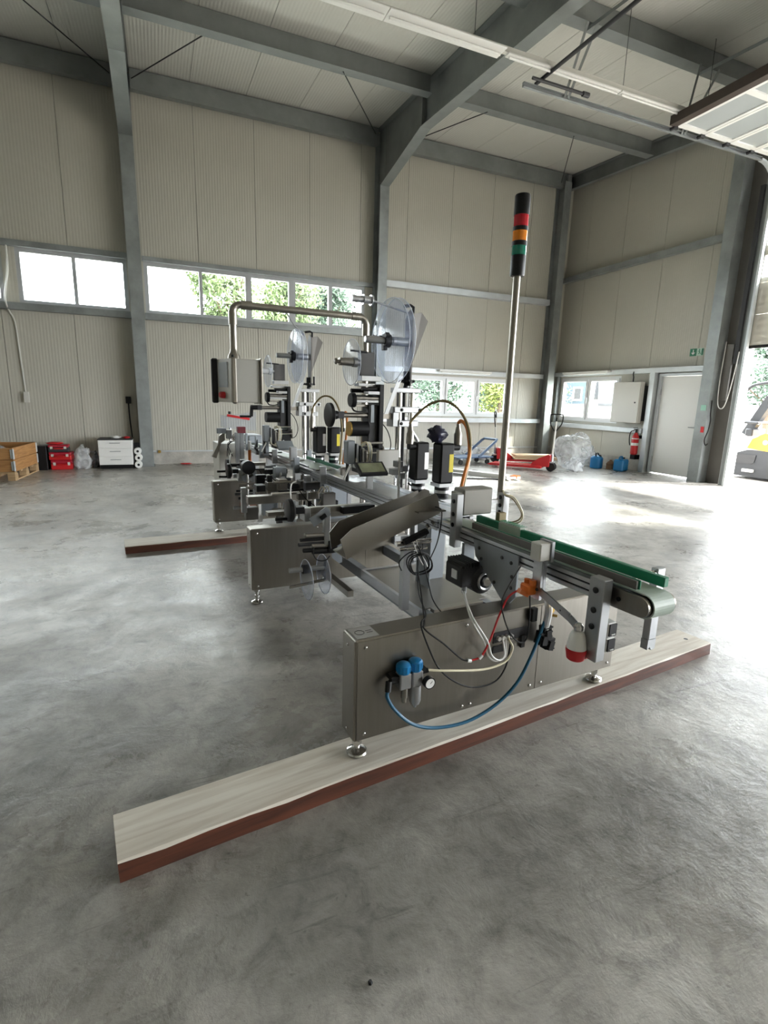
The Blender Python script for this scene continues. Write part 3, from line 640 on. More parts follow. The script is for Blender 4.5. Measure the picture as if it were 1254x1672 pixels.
# conveyor: three sections of side rails, belt, guides
def conveyor(v0, v1, near=False):
    ub0, ub1 = (.797, .900) if near else (.80, .968)      # belt edges; the infeed lane is narrower
    vr = v0 + .13 if near else v0
    c = MB().box(ub0 - .002, ub1 + .002, v0 + .06, v1, .735, .788).build('conveyor', M_ALUP, MC, smooth=False)
    for u in (ub0 - .035, ub1 + .005):
        m = MB()
        for za, zb_ in ((.735, .748), (.755, .773), (.780, .795)): m.box(u, u + .03, vr, v1, za, zb_)
        m.build('side_rail', M_ALUL, c, smooth=False)
        MB().box(u + .006, u + .024, vr + .002, v1 - .002, .7475, .781).build('rail_slot', M_BLACK, c, smooth=False)
    m = MB()
    if near:
        R, vc, zc_ = .042, v0 - .02, .758
        loop = [(v1, zc_ + R), (vc, zc_ + R)] + [(vc + R * math.cos(PI / 2 + PI * k / 14), zc_ + R * math.sin(PI / 2 + PI * k / 14)) for k in range(1, 15)] + [(v0 + .4, zc_ - R)]
        inn = [(v1, zc_ + R - .004), (vc, zc_ + R - .004)] + [(vc + (R - .004) * math.cos(PI / 2 + PI * k / 14), zc_ + (R - .004) * math.sin(PI / 2 + PI * k / 14)) for k in range(1, 15)] + [(v0 + .4, zc_ - R + .004)]
        for i in range(len(loop) - 1):
            (p, q), (d, e), (ip, iq), (id_, ie) = loop[i], loop[i + 1], inn[i], inn[i + 1]
            m.add([(ub0, p, q), (ub1, p, q), (ub1, d, e), (ub0, d, e), (ub0, ip, iq), (ub1, ip, iq), (ub1, id_, ie), (ub0, id_, ie)],
                  [(0, 1, 2, 3), (7, 6, 5, 4), (0, 4, 5, 1), (1, 5, 6, 2), (2, 6, 7, 3), (3, 7, 4, 0)])
        m.build('belt', M_BELT, c, angle=.9)
        MB().cyl((ub0 + .002, vc, zc_), (ub1 - .002, vc, zc_), R - .005, n=24).build('end_roller', M_CHROME, c)
        for u in (ub0 - .018, ub1 + .004):
            poly = [(v0 + .16, zc_ - .036), (v0 + .16, zc_ + .034)] + [(vc + .034 * math.cos(PI / 2 + PI * k / 10), zc_ + .034 * math.sin(PI / 2 + PI * k / 10)) for k in range(11)]
            MB().prism(poly, 0, u, u + .014).build('end_plate', M_STEEL, c)
            MB().cyl((u - .002, vc, zc_), (u + .016, vc, zc_), .010, n=14).build('bearing', M_STEELD, c)
            MB().cyl((u - .003, v0 + .06, zc_), (u, v0 + .06, zc_), .008, n=12).build('plate_bolt', M_BLACK, c)
    else: m.box(ub0, ub1, v0, v1, .797, .801); m.build('belt', M_BELT if v0 > 1.4 else M_ALUL, c, smooth=False)
    return c
c1 = conveyor(-.53, .62, True)
c2 = conveyor(.64, 2.60); c3 = conveyor(2.62, 4.15); c4 = conveyor(4.17, 5.55)
# green guides
g = MB(); g.box(.905, .930, -.54, .50, .803, .838, .003); g.build('green_guide', M_GREEN, c1, smooth=False)
g = MB(); g.box(.790, .802, -.52, .38, .806, .836, .002); g.build('front_guide', M_COVER, c1, smooth=False)
g = MB(); g.box(.802, .809, -.525, .38, .806, .838, .002); g.build('green_guide', M_GREEN, c1, smooth=False)
g = MB(); g.box(.985, 1.005, 2.35, 3.35, .805, .835, .003); g.build('green_guide', M_GREEN, c3, smooth=False)
g = MB(); g.box(.765, .785, 2.70, 5.40, .806, .822); g.build('front_guide', M_ALUL, c3, smooth=False)
g = MB(); g.box(.975, 1.00, .68, 2.5, .806, .822); g.build('front_guide', M_ALUL, c2, smooth=False)
g = MB(); g.box(.765, .790, 1.20, 2.55, .802, .818); g.build('front_guide', M_ALUL, c2, smooth=False)
# netted sleeve on the green guide
m = MB(); m.box(.898, .937, .17, .32, .799, .846, .006); sl = m.build('net_sleeve', mat('net_plastic', (0.42, 0.44, 0.40), 0.5), c1, smooth=False)
m = MB()
for k in range(9):
    v = .175 + k * .016
    m.tube([(.907, v, .801), (.907, min(v + .03, .32), .847), (.948, min(v + .03, .32), .847)], .0015, 4); m.tube([(.907, min(v + .03, .32), .801), (.907, v, .847), (.948, v, .847)], .0015, 4)
m.build('net_mesh', M_GREEN, c1)
MB().box(.935, .975, .355, .38, .80, .875).prism([(.93, .80), (.985, .80), (.96, .84)], 1, .33, .38).build('guide_clamp', M_OLIVE, c1, smooth=False)

# end posts of the conveyor
def post(u, v, z0, z1, w=.032, d=.065, name='end_post', m=M_ALU):
    p = MB().box(u, u + w, v, v + d, z0, z1, .003).build(name, m, MC, smooth=False)
    for z in (z0 + (z1 - z0) * f for f in (.42, .62, .86)): screw(p, (u, v + d * .5, z), 0, .011, M_BLACK)
    return p
p1 = post(.718, -.455, .525, .825, .044, .062); p2 = post(1.045, -.42, .53, .815, .045, .03)
MB().box(.76, .80, -.42, -.37, .70, .735).build('post_arm', M_ALU, p1, smooth=False)
MB().cyl((.76, -.39, .795), (.80, -.39, .795), .012, n=12).build('post_pin', M_CHROME, p1)
MB().cyl((.930, -.405, .795), (1.045, -.405, .795), .012, n=12).build('post_pin', M_CHROME, p2)
MB().prism([(1.045, .49), (1.06, .50), (1.07, .485), (1.09, .49), (1.09, .53), (1.045, .53)], 1, -.42, -.39).build('post_tail', M_ALU, p2, smooth=False)
for z in (.555, .612):
    s = MB().box(.764, .806, -.455, -.405, z, z + .052, .003).build('socket_box', M_WHITE, MC, smooth=False)
    MB().box(.806, .809, -.45, -.41, z + .004, z + .048).build('socket_face', M_BLACK, s, smooth=False); MB().box(.769, .803, -.460, -.455, z + .004, z + .048).build('socket_face', M_BLACK, s, smooth=False)
    MB().box(.778, .796, -.4625, -.460, z + .009, z + .012).build('socket_mark', M_WHITE, s, smooth=False)

# hanging side plate with bolts
sp = MB().prism([(.31, .778), (.0, .778), (.0, .60), (.045, .545), (.09, .56), (.285, .70)], 0, .750, .758).build('side_plate', M_ALUP, MC, smooth=False)
for v, z in ((.26, .745), (.10, .745), (.04, .738), (.03, .68), (.03, .63), (.14, .62), (.24, .70)): screw(sp, (.750, v, z), 0, .008, M_DARK)

# sensor head, arm, orange clamp, red power plug
s = MB().box(.685, .738, -.185, -.13, .815, .885, .004).build('sensor_block', M_LGREY, MC, smooth=False)
MB().box(.738, .752, -.19, -.125, .81, .89).build('sensor_clamp', M_ALUL, s, smooth=False); MB().cyl((.752, -.16, .87), (.765, -.16, .87), .012, n=12).build('knob', M_BLACK, s)
MB().box(.70, .712, -.185, -.14, .66, .815).build('stem_plate', M_ALUL, s, smooth=False); MB().box(.725, .737, -.175, -.13, .66, .815).build('stem_plate', M_ALUL, s, smooth=False)
m = MB(); m.bar((.705, -.15, .705), (.695, -.345, .655), .006, .03); m.bar((.695, -.345, .655), (.695, -.375, .640), .006, .028); ar = m.build('flat_arm', M_ALU, MC, smooth=False)
for v, z in ((-.17, .70), (-.30, .665)): screw(ar, (.70, v, z), 0, .006, M_DARK)
m = MB(); m.box(.665, .72, -.165, -.11, .675, .715, .006); m.cyl((.69, -.155, .715), (.69, -.155, .735), .014, n=10); m.cyl((.69, -.125, .715), (.69, -.125, .730), .012, n=10); m.obox((.655, -.145, .685), (.05, .018, .018), Matrix.Rotation(.5, 3, 'Y'))
m.build('orange_clamp', M_ORANGE2, MC, smooth=False)
pl_ = MB().lathe((.70, -.385, .622), (.70, -.385, .552), [(0, .015), (.08, .021), (.35, .029), (.8, .034), (1, .035)], 24).build('power_plug', M_WHITE, MC)
MB().lathe((.70, -.385, .648), (.70, -.385, .620), [(0, .010), (.3, .017), (.8, .017), (1, .013)], 12).build('cable_gland', M_CHROME, pl_)
m = MB(); m.lathe((.70, -.385, .556), (.70, -.385, .512), [(0, .036), (.2, .0365), (.9, .031), (1, .026)], 24); m.obox((.735, -.40, .528), (.03, .026, .016)); m.obox((.748, -.40, .538), (.010, .026, .026)); m.build('red_socket_ring', M_RED, pl_)
for k, (z, t) in enumerate(((.43, .2), (.455, -.1), (.40, .25))):
    m = MB(); R = Matrix.Rotation(t, 3, 'Y'); m.obox((.845 + .02 * k, -.075, z), (.04, .035, .055), R); m.obox((.845 + .02 * k, -.096, z - .006), (.026, .012, .04), R)
    for q in range(3): m.obox((.845 + .02 * k, -.094, z + .022 - .02 * q), (.045, .004, .006), R)
    m.build('black_connector', M_RUBBER, MC, smooth=False)
MB().tube([(.862, -.075, .60), (.868, -.08, .55), (.862, -.08, .50), (.855, -.08, .47)], .016, 10, 5).build('wrapped_tail', MATS.get('x') or clear_mat('plastic_wrap', (.95, .95, .95), .6, .2, (.85, .85, .85)), MC)
m = MB(); m.bar((.82, -.05, .60), (.90, .03, .70), .020, .004); m.build('wrap_strap', M_WHITE, MC, smooth=False)
m = MB(); m.cyl((.885, -.06, .55), (.885, -.085, .55), .013, n=10); m.cyl((.875, -.07, .528), (.90, -.10, .528), .006, n=8); m.cyl((.868, -.07, .565), (.905, -.07, .565), .009, n=8); m.build('hose_coupling', M_BRASS, MC)
MB().box(.80, .83, -.06, -.034, .50, .56, .003).build('junction_clip', M_RUBBER, MC, smooth=False)
m = MB(); m.box(.62, .80, -.037, -.0335, .43, .475); m.box(.62, .68, -.037, -.0335, .385, .415); m.box(.765, .785, -.045, -.0335, .385, .44); m.build('cable_inlet', M_DARK, CA, smooth=False)
for k in range(4): MB().cyl((.64 + k * .022, -.033, .452), (.64 + k * .022, -.052, .452), .009, n=10).build('cable_gland', M_LGREY, CA)

# air service unit on the near cabinet
f = MB().box(.125, .285, -.075, -.033, .395, .412, .003).build('air_service_unit', M_BLACK, MC, smooth=False)
for u, hh in ((.182, .455), (.232, .46)):
    m = MB(); m.lathe((u, -.062, .415), (u, -.062, hh), [(0, .024), (.15, .027), (.8, .027), (.93, .022), (1, .010)], 20)
    for k in range(12):
        a = 2 * PI * k / 12; m.cyl((u + .027 * math.cos(a), -.062 + .027 * math.sin(a), .422), (u + .027 * math.cos(a), -.062 + .027 * math.sin(a), hh - .012), .002, n=5)
    m.build('regulator_cap', M_BLUEK, f)
MB().box(.158, .206, -.085, -.040, .355, .416, .004).build('regulator_body', M_ALU, f, smooth=False); MB().box(.210, .256, -.085, -.040, .355, .416, .004).build('filter_body', M_ALUL, f, smooth=False)
MB().lathe((.235, -.065, .356), (.235, -.065, .262), [(0, .021), (.7, .022), (.85, .016), (.9, .007), (1, .006)], 18).build('filter_bowl', M_ALUL, f)
m = MB(); m.cyl((.184, -.07, .356), (.184, -.07, .318), .013, n=12); m.cyl((.184, -.07, .318), (.184, -.07, .298), .009, n=12); m.build('drain_plug', M_STEEL, f)
g = MB().cyl((.272, -.088, .372), (.272, -.108, .372), .023, n=22).build('pressure_gauge', M_BLACK, f); MB().cyl((.272, -.1081, .372), (.272, -.1088, .372), .019, n=20).build('gauge_dial', M_WHITE, f); MB().bar((.272, -.1092, .372), (.281, -.1092, .380), .002, .001).build('gauge_needle', M_BLACK, f, smooth=False)
m = MB(); m.cyl((.16, -.062, .388), (.125, -.062, .388), .011, n=10); m.cyl((.120, -.065, .395), (.112, -.075, .36), .012, n=10); m.build('hose_elbow', M_BLACK, f)
MB().cyl((.256, -.062, .40), (.285, -.07, .405), .009, n=10).build('hose_fitting', M_BLACK, f)

# cables and hoses (each one a part)
def cable(name, pts, r, m, n=8): return MB().tube(pts, r, n, 6).build(name, m, MC)
k = -.075
cable('blue_air_hose', [(.112, k, .365), (.108, -.08, .34), (.142, -.085, .28), (.215, -.09, .208), (.322, -.09, .162), (.469, -.09, .147), (.606, -.09, .182), (.712, -.09, .253), (.775, -.09, .351), (.825, -.085, .453), (.878, -.07, .545)], .0068, M_BLUE, 10)
cable('cream_air_hose', [(.285, -.07, .405), (.365, -.08, .389), (.544, -.08, .354), (.652, -.08, .364), (.69, -.075, .411), (.679, -.065, .445), (.687, -.04, .452)], .0048, M_CREAM)
cable('black_cable', [(.60, .55, .62), (.52, .4, .515), (.34, .05, .575), (.257, -.05, .585), (.291, -.065, .482), (.337, -.07, .396), (.412, -.07, .326), (.504, -.07, .279), (.613, -.07, .277), (.672, -.065, .333), (.70, -.05, .43)], .0032, M_RUBBER)
cable('black_cable', [(.57, .5, .6), (.32, .03, .572), (.272, -.05, .567), (.358, -.06, .492), (.434, -.07, .42), (.468, -.075, .405)], .0032, M_RUBBER)
cable('red_cable', [(.468, -.075, .405), (.524, -.08, .414), (.564, -.08, .477), (.601, -.08, .574), (.623, -.1, .656), (.654, -.13, .694)], .0040, M_RED)
cable('white_cable', [(.672, .25, .552), (.575, .1, .569), (.496, -.055, .567), (.548, -.08, .48), (.579, -.08, .407), (.619, -.08, .377), (.65, -.075, .392), (.651, -.06, .44), (.660, -.04, .452)], .0040, M_WHITE)
cable('white_cable', [(.661, .25, .553), (.57, .1, .570), (.488, -.055, .561), (.537, -.075, .474), (.57, -.07, .401), (.611, -.07, .371), (.66, -.07, .382), (.664, -.06, .438), (.682, -.04, .452)], .0040, M_WHITE)
cable('black_cable', [(.766, .0, .733), (.677, -.05, .695), (.61, -.08, .637), (.614, -.09, .576), (.664, -.08, .488), (.717, -.08, .437), (.756, -.08, .443), (.745, -.1, .544), (.715, -.12, .66)], .0030, M_RUBBER)
for p, q in (((.462, -.075, .408), (.480, -.075, .403)), ((.515, -.08, .407), (.530, -.08, .419))): MB().cyl(p, q, .0075, n=8).build('cable_tie', M_WHITE, MC)
for j, R in enumerate((.062, .066, .058, .064)):
    MB().tube([(.605 + R * math.cos(a), .54 + .012 * j - .02 + .01 * math.sin(3 * a), .605 + R * .88 * math.sin(a)) for a in [2 * PI * i / 24 for i in range(24)]], .0035, 6, closed=True).build('cable_coil', M_RUBBER, MC)
cable('black_cable', [(.665, .54, .62), (.71, .55, .70), (.735, .56, .80), (.745, .58, .86), (.72, .60, .875)], .0030, M_RUBBER)
cable('black_cable', [(.59, .55, .70), (.60, .52, .66), (.61, .50, .60), (.603, .45, .54), (.60, .40, .47), (.58, .30, .45), (.50, .10, .50)], .003, M_RUBBER)
cable('black_cable', [(.70, .62, .74), (.66, .60, .70), (.63, .57, .66), (.55, .55, .665), (.50, .56, .62), (.52, .57, .57)], .003, M_RUBBER)
cable('white_cable', [(.575, .58, .73), (.585, .55, .68), (.60, .53, .63), (.615, .52, .60)], .0025, M_WHITE); cable('white_cable', [(.60, .58, .73), (.605, .55, .67), (.63, .53, .62), (.64, .52, .59)], .0025, M_WHITE)

# gear motor under the belt
gm = MB().box(.635, .745, .23, .36, .575, .675, .008).build('gear_motor', M_DARK, MC, smooth=False)
m = MB()
for q in range(6): m.box(.65 + q * .015, .655 + q * .015, .225, .365, .67, .690)
m.build('cooling_fin', M_DARK, gm, smooth=False)
MB().box(.630, .635, .26, .30, .61, .65).build('motor_label', M_SILV, gm, smooth=False)
g = MB().lathe((.76, .22, .60), (.76, .34, .60), [(0, .05), (.1, .068), (.9, .068), (1, .05)], 22).build('gearbox', M_DARK, gm)
MB().lathe((.76, .195, .60), (.76, .22, .60), [(0, .022), (1, .026)], 16).build('output_shaft', M_CHROME, gm); MB().tube([(.76 + .04 * math.cos(a), .212, .60 + .04 * math.sin(a)) for a in [2 * PI * i / 16 for i in range(16)]], .007, 6, closed=True).build('bearing_ring', M_ALUL, gm)
MB().cyl((.67, .25, .575), (.67, .25, .545), .013, n=10).build('cable_gland', M_ALU, gm)
MB().box(.74, .80, .36, .38, .56, .74).build('motor_mount', M_ALUP, gm, smooth=False)

# gantry with sensor box, signal tower
gl = post(.735, .435, .70, .965, .04, .05, 'gantry_post'); gr = post(1.02, .435, .78, .955, .04, .05, 'gantry_post')
jb = MB().box(.778, .955, .44, .53, .855, .985, .006).build('sensor_housing', M_BOXG, MC, smooth=False)
MB().box(.760, .778, .452, .52, .875, .968).build('housing_flange', M_STEEL, jb, smooth=False)
MB().box(.955, 1.02, .455, .475, .90, .92).build('housing_bracket', M_ALU, jb, smooth=False)
tw = MB().cyl((1.045, .49, .78), (1.045, .49, 2.0), .017, n=20).build('signal_tower', M_STEEL, MC)
for z0, z1, r, m_, nm in ((1.985, 2.075, .035, M_BLACK, 'tower_base'), (2.075, 2.116, .034, M_LGRN, 'green_lens'), (2.116, 2.136, .0355, M_BLACK, 'tower_collar'), (2.136, 2.180, .034, M_LORG, 'amber_lens'), (2.180, 2.198, .0355, M_BLACK, 'tower_collar'), (2.198, 2.247, .034, M_LRED, 'red_lens'), (2.247, 2.335, .036, M_BLACK, 'tower_cap')):
    pr = [(0, r), (1, r)] if nm != 'tower_cap' else [(0, r), (.93, r), (.98, r * .95), (1, r * .85)]
    if nm == 'tower_base': pr = [(0, r * .9), (.12, r), (1, r)]
    MB().lathe((1.045, .49, z0), (1.045, .49, z1), pr, 28).build(nm, m_, tw)
cable('beige_cable', [(1.045, .47, .96), (1.015, .42, .952), (1.06, .40, .935), (1.102, .38, .860), (1.09, .38, .815), (1.051, .43, .792)], .0045, M_CREAM)
cable('beige_cable', [(1.04, .47, .955), (1.02, .42, .945), (1.055, .40, .925), (1.095, .38, .858), (1.085, .39, .82), (1.045, .43, .80)], .0035, M_OLIVE)
MB().box(.60, .76, .56, .70, .855, .862).build('cover_plate', M_STEEL, MC, smooth=False)

# product chute: sloping U of sheet steel
ch = MB().prism([(.203, .751), (.262, .799), (.719, .945), (.735, .925), (.752, .84), (.235, .655)], 1, .600, .604).build('product_chute', M_STEELD, MC, smooth=False)
MB().prism([(.215, .745), (.265, .800), (.72, .93), (.745, .86), (.225, .66)], 1, .772, .776).build('chute_back', M_STEELD, ch, smooth=False)
m = MB(); m.add([(.235, .604, .655), (.752, .604, .84), (.752, .772, .84), (.235, .772, .655), (.235, .604, .651), (.752, .604, .836), (.752, .772, .836), (.235, .772, .651)], [(0, 1, 2, 3), (7, 6, 5, 4), (0, 4, 5, 1), (1, 5, 6, 2), (2, 6, 7, 3), (3, 7, 4, 0)])
m.build('chute_floor', M_STEELD, ch, smooth=False)
MB().prism([(.64, .915), (.70, .955), (.73, .945), (.75, .87)], 1, .68, .684).build('chute_flap', M_STEELD, ch, smooth=False)
MB().obox((.60, .58, .735), (.14, .03, .022), Matrix.Rotation(-.34, 3, 'Y')).build('chute_sensor', M_BLACK, ch, smooth=False)
for u, z in ((.70, .80), (.67, .785)): MB().cyl((u, .59, z), (u, .565, z - .01), .009, n=10).build('chute_bolt', M_CHROME, ch)
MB().box(.56, .60, .62, .66, .33, .72).build('chute_post', M_ALU, ch, smooth=False)
MB().cyl((.50, .60, .70), (.70, .60, .70), .014, n=12).build('chute_rod', M_CHROME, ch); MB().cyl((.52, .60, .67), (.68, .60, .665), .010, n=12).build('chute_rod', M_CHROME, ch)

# servo motors on the right of the belt
def servo(u, v, z, lab_m, con):
    b = MB().box(u - .05, u + .05, v - .05, v + .05, z + .09, z + .335, .010).build('servo_motor', M_BLACK, MC, smooth=False)
    MB().box(u - .052, u + .052, v - .052, v + .052, z + .068, z + .09).build('motor_flange', M_ALUL, b, smooth=False)
    m = MB(); m.cyl((u, v, z), (u, v, z + .068), .045, n=20); m.build('coupling', M_BLACK, b); MB().cyl((u, v, z + .028), (u, v, z + .045), .0465, n=20).build('coupling_ring', M_ALUL, b)
    MB().box(u + .012, u + .042, v - .0515, v - .0505, z + .16, z + .27).build('motor_label', lab_m, b, smooth=False)
    MB().box(u - .08, u + .09, v - .09, v + .09, z - .035, z - .0).build('mounting_plate', M_ALUL, b, smooth=False)
    MB().box(u - .03, u + .03, v - .03, v + .03, .33, z - .035).build('mounting_post', M_ALU, b, smooth=False)
    for s in con:
        MB().cyl((u + s * .045, v - .02, z + .31), (u + s * .095, v - .02, z + .31), .022, n=14).build('connector_elbow', M_BLACK, b)
        MB().lathe((u + s * .088, v - .02, z + .325), (u + s * .084, v - .02, z + .455), [(0, .024), (.5, .024), (.55, .021), (.9, .012), (1, .010)], 16).build('connector', M_STEELD, b)
    return b
servo(1.09, 1.10, .815, M_YEL, (1,)); servo(1.075, 1.36, .80, M_SILV, (-1,))
servo(1.15, 3.05, .80, M_YEL, (1,)); servo(1.03, 3.10, .80, M_SILV, (-1,))
cable('orange_cable', [(.985, 1.34, 1.25), (.999, 1.33, 1.285), (1.062, 1.25, 1.375), (1.117, 1.15, 1.40), (1.155, 1.05, 1.348), (1.157, .95, 1.245), (1.106, .85, 1.112), (1.007, .75, .985), (.90, .64, .87)], .0085, M_OLIVE, 10)
cable('orange_cable', [(1.173, 1.08, 1.27), (1.176, 1.05, 1.285), (1.170, .98, 1.24), (1.10, .85, 1.112), (.995, .75, .985), (.885, .64, .87)], .0105, M_ORANGE, 10)
cable('orange_cable', [(.945, 3.08, 1.25), (.96, 3.06, 1.33), (1.02, 3.0, 1.41), (1.09, 2.95, 1.40), (1.14, 2.9, 1.30), (1.15, 2.85, 1.12), (1.12, 2.8, .95), (1.09, 2.75, .82)], .0085, M_OLIVE, 10)
cable('orange_cable', [(1.235, 3.03, 1.25), (1.245, 2.98, 1.27), (1.22, 2.9, 1.15), (1.16, 2.8, .95), (1.12, 2.75, .82)], .0105, M_ORANGE, 10)
cable('black_cable', [(1.02, 1.4, .86), (1.10, 1.3, .80), (1.22, 1.0, .82), (1.20, .8, .90)], .006, M_RUBBER)
# crumpled dark cloth and a bent grey handle beside the motors
def crumple(name, c, s, m, parent=None, amp=.35, fr=2.2, seg=20, rings=12, seed=0, flat=True):
    vs = []; fs = []; off = Vector((seed * 3.7, seed * 1.3, 0))
    for i in range(rings + 1):
        th = PI * i / rings
        for k in range(seg):
            ph = 2 * PI * k / seg; d = Vector((math.sin(th) * math.cos(ph), math.sin(th) * math.sin(ph), math.cos(th)))
            q = 1 + amp * (noise.noise(d * fr + off) + .45 * (.5 - abs(noise.noise(d * fr * 2.0 + off))) * 1.6 + .12 * noise.noise(d * fr * 5 + off))
            z = d.z * s[2] * q
            vs.append((c[0] + d.x * s[0] * q, c[1] + d.y * s[1] * q, max(c[2] + z, .004) if flat else c[2] + z))
    for i in range(rings):
        for k in range(seg): k2 = (k + 1) % seg; fs.append((i * seg + k, (i + 1) * seg + k, (i + 1) * seg + k2, i * seg + k2))
    return MB().add(vs, fs).build(name, m, parent, angle=1.2)
crumple('wrapped_connector', (1.06, 1.13, 1.198), (.055, .04, .045), mat('navy_film', (.02, .02, .05), .3), MC, .5, 2.5, flat=False)
m = MB(); m.tube([(1.10, 1.55, 1.22), (1.17, 1.55, 1.13), (1.17, 1.55, 1.10), (1.11, 1.55, .98), (1.09, 1.55, .90)], .012, 10); m.build('clamp_lever', M_ALU, MC)

# small touch screen on a bracket
ts = empty('x', parent=None); bpy.data.objects.remove(ts)
R = Matrix.Rotation(-.55, 3, 'X') @ Matrix.Rotation(.0, 3, 'Z')
t = MB().obox((.79, 1.49, .95), (.20, .115, .022), Matrix.Rotation(.62, 3, 'X')).build('touch_panel', M_DARK, MC, smooth=False)
MB().obox((.79, 1.483, .961), (.17, .085, .002), Matrix.Rotation(.62, 3, 'X')).build('panel_screen', M_SCREEN, t, smooth=False)
MB().box(.77, .81, 1.50, 1.53, .80, .94).build('panel_bracket', M_ALU, t, smooth=False)
m = MB(); m.cyl((.84, 1.20, .80), (.84, 1.20, 1.06), .008, n=10); m.build('guide_rod', M_CHROME, MC)
MB().box(.89, 1.05, 1.58, 1.62, .94, 1.06).build('sensor_plate', M_LGREY, MC, smooth=False)
for u, z in ((.98, .98), (1.02, .95), (.95, .93), (1.0, .90)): MB().box(u - .025, u + .025, 1.44, 1.50, z - .02, z + .02, .003).build('clamp_block', M_ALU, MC, smooth=False)

# operator panel on its swivel pipe
pp = MB().tube([(.18, 2.72, 1.68), (.18, 2.72, 2.02)] + [(.18 + .06 - .06 * math.cos(a), 2.72, 2.02 + .06 * math.sin(a)) for a in [k * PI / 12 for k in range(1, 7)]] + [(1.25, 2.72, 2.085)] + [(1.25 + .06 * math.sin(a), 2.72, 2.025 + .06 * math.cos(a)) for a in [k * PI / 12 for k in range(0, 7)]] + [(1.31, 2.72, .33)], .027, 18).build('swivel_pipe', M_STEEL, MC, angle=.9)
for p, q in (((.18, 2.72, 1.93), (.18, 2.72, 2.03)), ((.24, 2.72, 2.08), (.33, 2.72, 2.081)), ((1.17, 2.72, 2.085), (1.26, 2.72, 2.085)), ((1.31, 2.72, 1.93), (1.31, 2.72, 2.03))): MB().cyl(p, q, .033, n=18).build('pipe_collar', M_STEEL, pp)
MB().lathe((.18, 2.72, 1.67), (.18, 2.72, 1.75), [(0, .05), (.4, .045), (.7, .03), (1, .028)], 20).build('pipe_flange', M_STEEL, pp)
hm = MB().box(.165, .355, 2.62, 2.84, 1.345, 1.675, .006).build('operator_panel', M_LGREY, MC, smooth=False)
m = MB(); m.box(.135, .175, 2.60, 2.64, 1.335, 1.685, .012); m.build('panel_profile', M_STEEL, hm, smooth=False); m = MB(); m.box(.355, .372, 2.60, 2.85, 1.335, 1.685, .006); m.build('panel_profile', M_STEEL, hm, smooth=False)
m = MB(); m.add([(.135, 2.64, 1.345), (.075, 2.90, 1.345), (.095, 2.905, 1.345), (.165, 2.64, 1.345), (.135, 2.64, 1.675), (.075, 2.90, 1.675), (.095, 2.905, 1.675), (.165, 2.64, 1.675)], [(0, 3, 2, 1), (4, 5, 6, 7), (0, 1, 5, 4), (1, 2, 6, 5), (2, 3, 7, 6), (3, 0, 4, 7)]); m.build('panel_front', M_LGREY, hm, smooth=False)
m = MB(); m.add([(.122, 2.69, 1.46), (.086, 2.845, 1.46), (.080, 2.845, 1.46), (.116, 2.69, 1.46), (.122, 2.69, 1.65), (.086, 2.845, 1.65), (.080, 2.845, 1.65), (.116, 2.69, 1.65)], [(0, 3, 2, 1), (4, 5, 6, 7), (0, 1, 5, 4), (1, 2, 6, 5), (2, 3, 7, 6), (3, 0, 4, 7)]); m.build('panel_screen', mat('pale_screen', (.55, .60, .66), .2), hm, smooth=False)
m = MB(); m.box(.035, .085, 2.88, 2.93, 1.335, 1.685, .010); m.build('panel_profile', M_BLACK, hm, smooth=False)
m = MB(); m.cyl((.105, 2.76, 1.40), (.075, 2.755, 1.40), .026, n=16); m.cyl((.075, 2.755, 1.40), (.066, 2.753, 1.40), .020, n=16); m.build('emergency_stop', M_RED, hm)
MB().cyl((.15, 2.62, 1.685), (.15, 2.62, 1.70), .010, n=10).build('panel_knob', M_BLACK, hm)

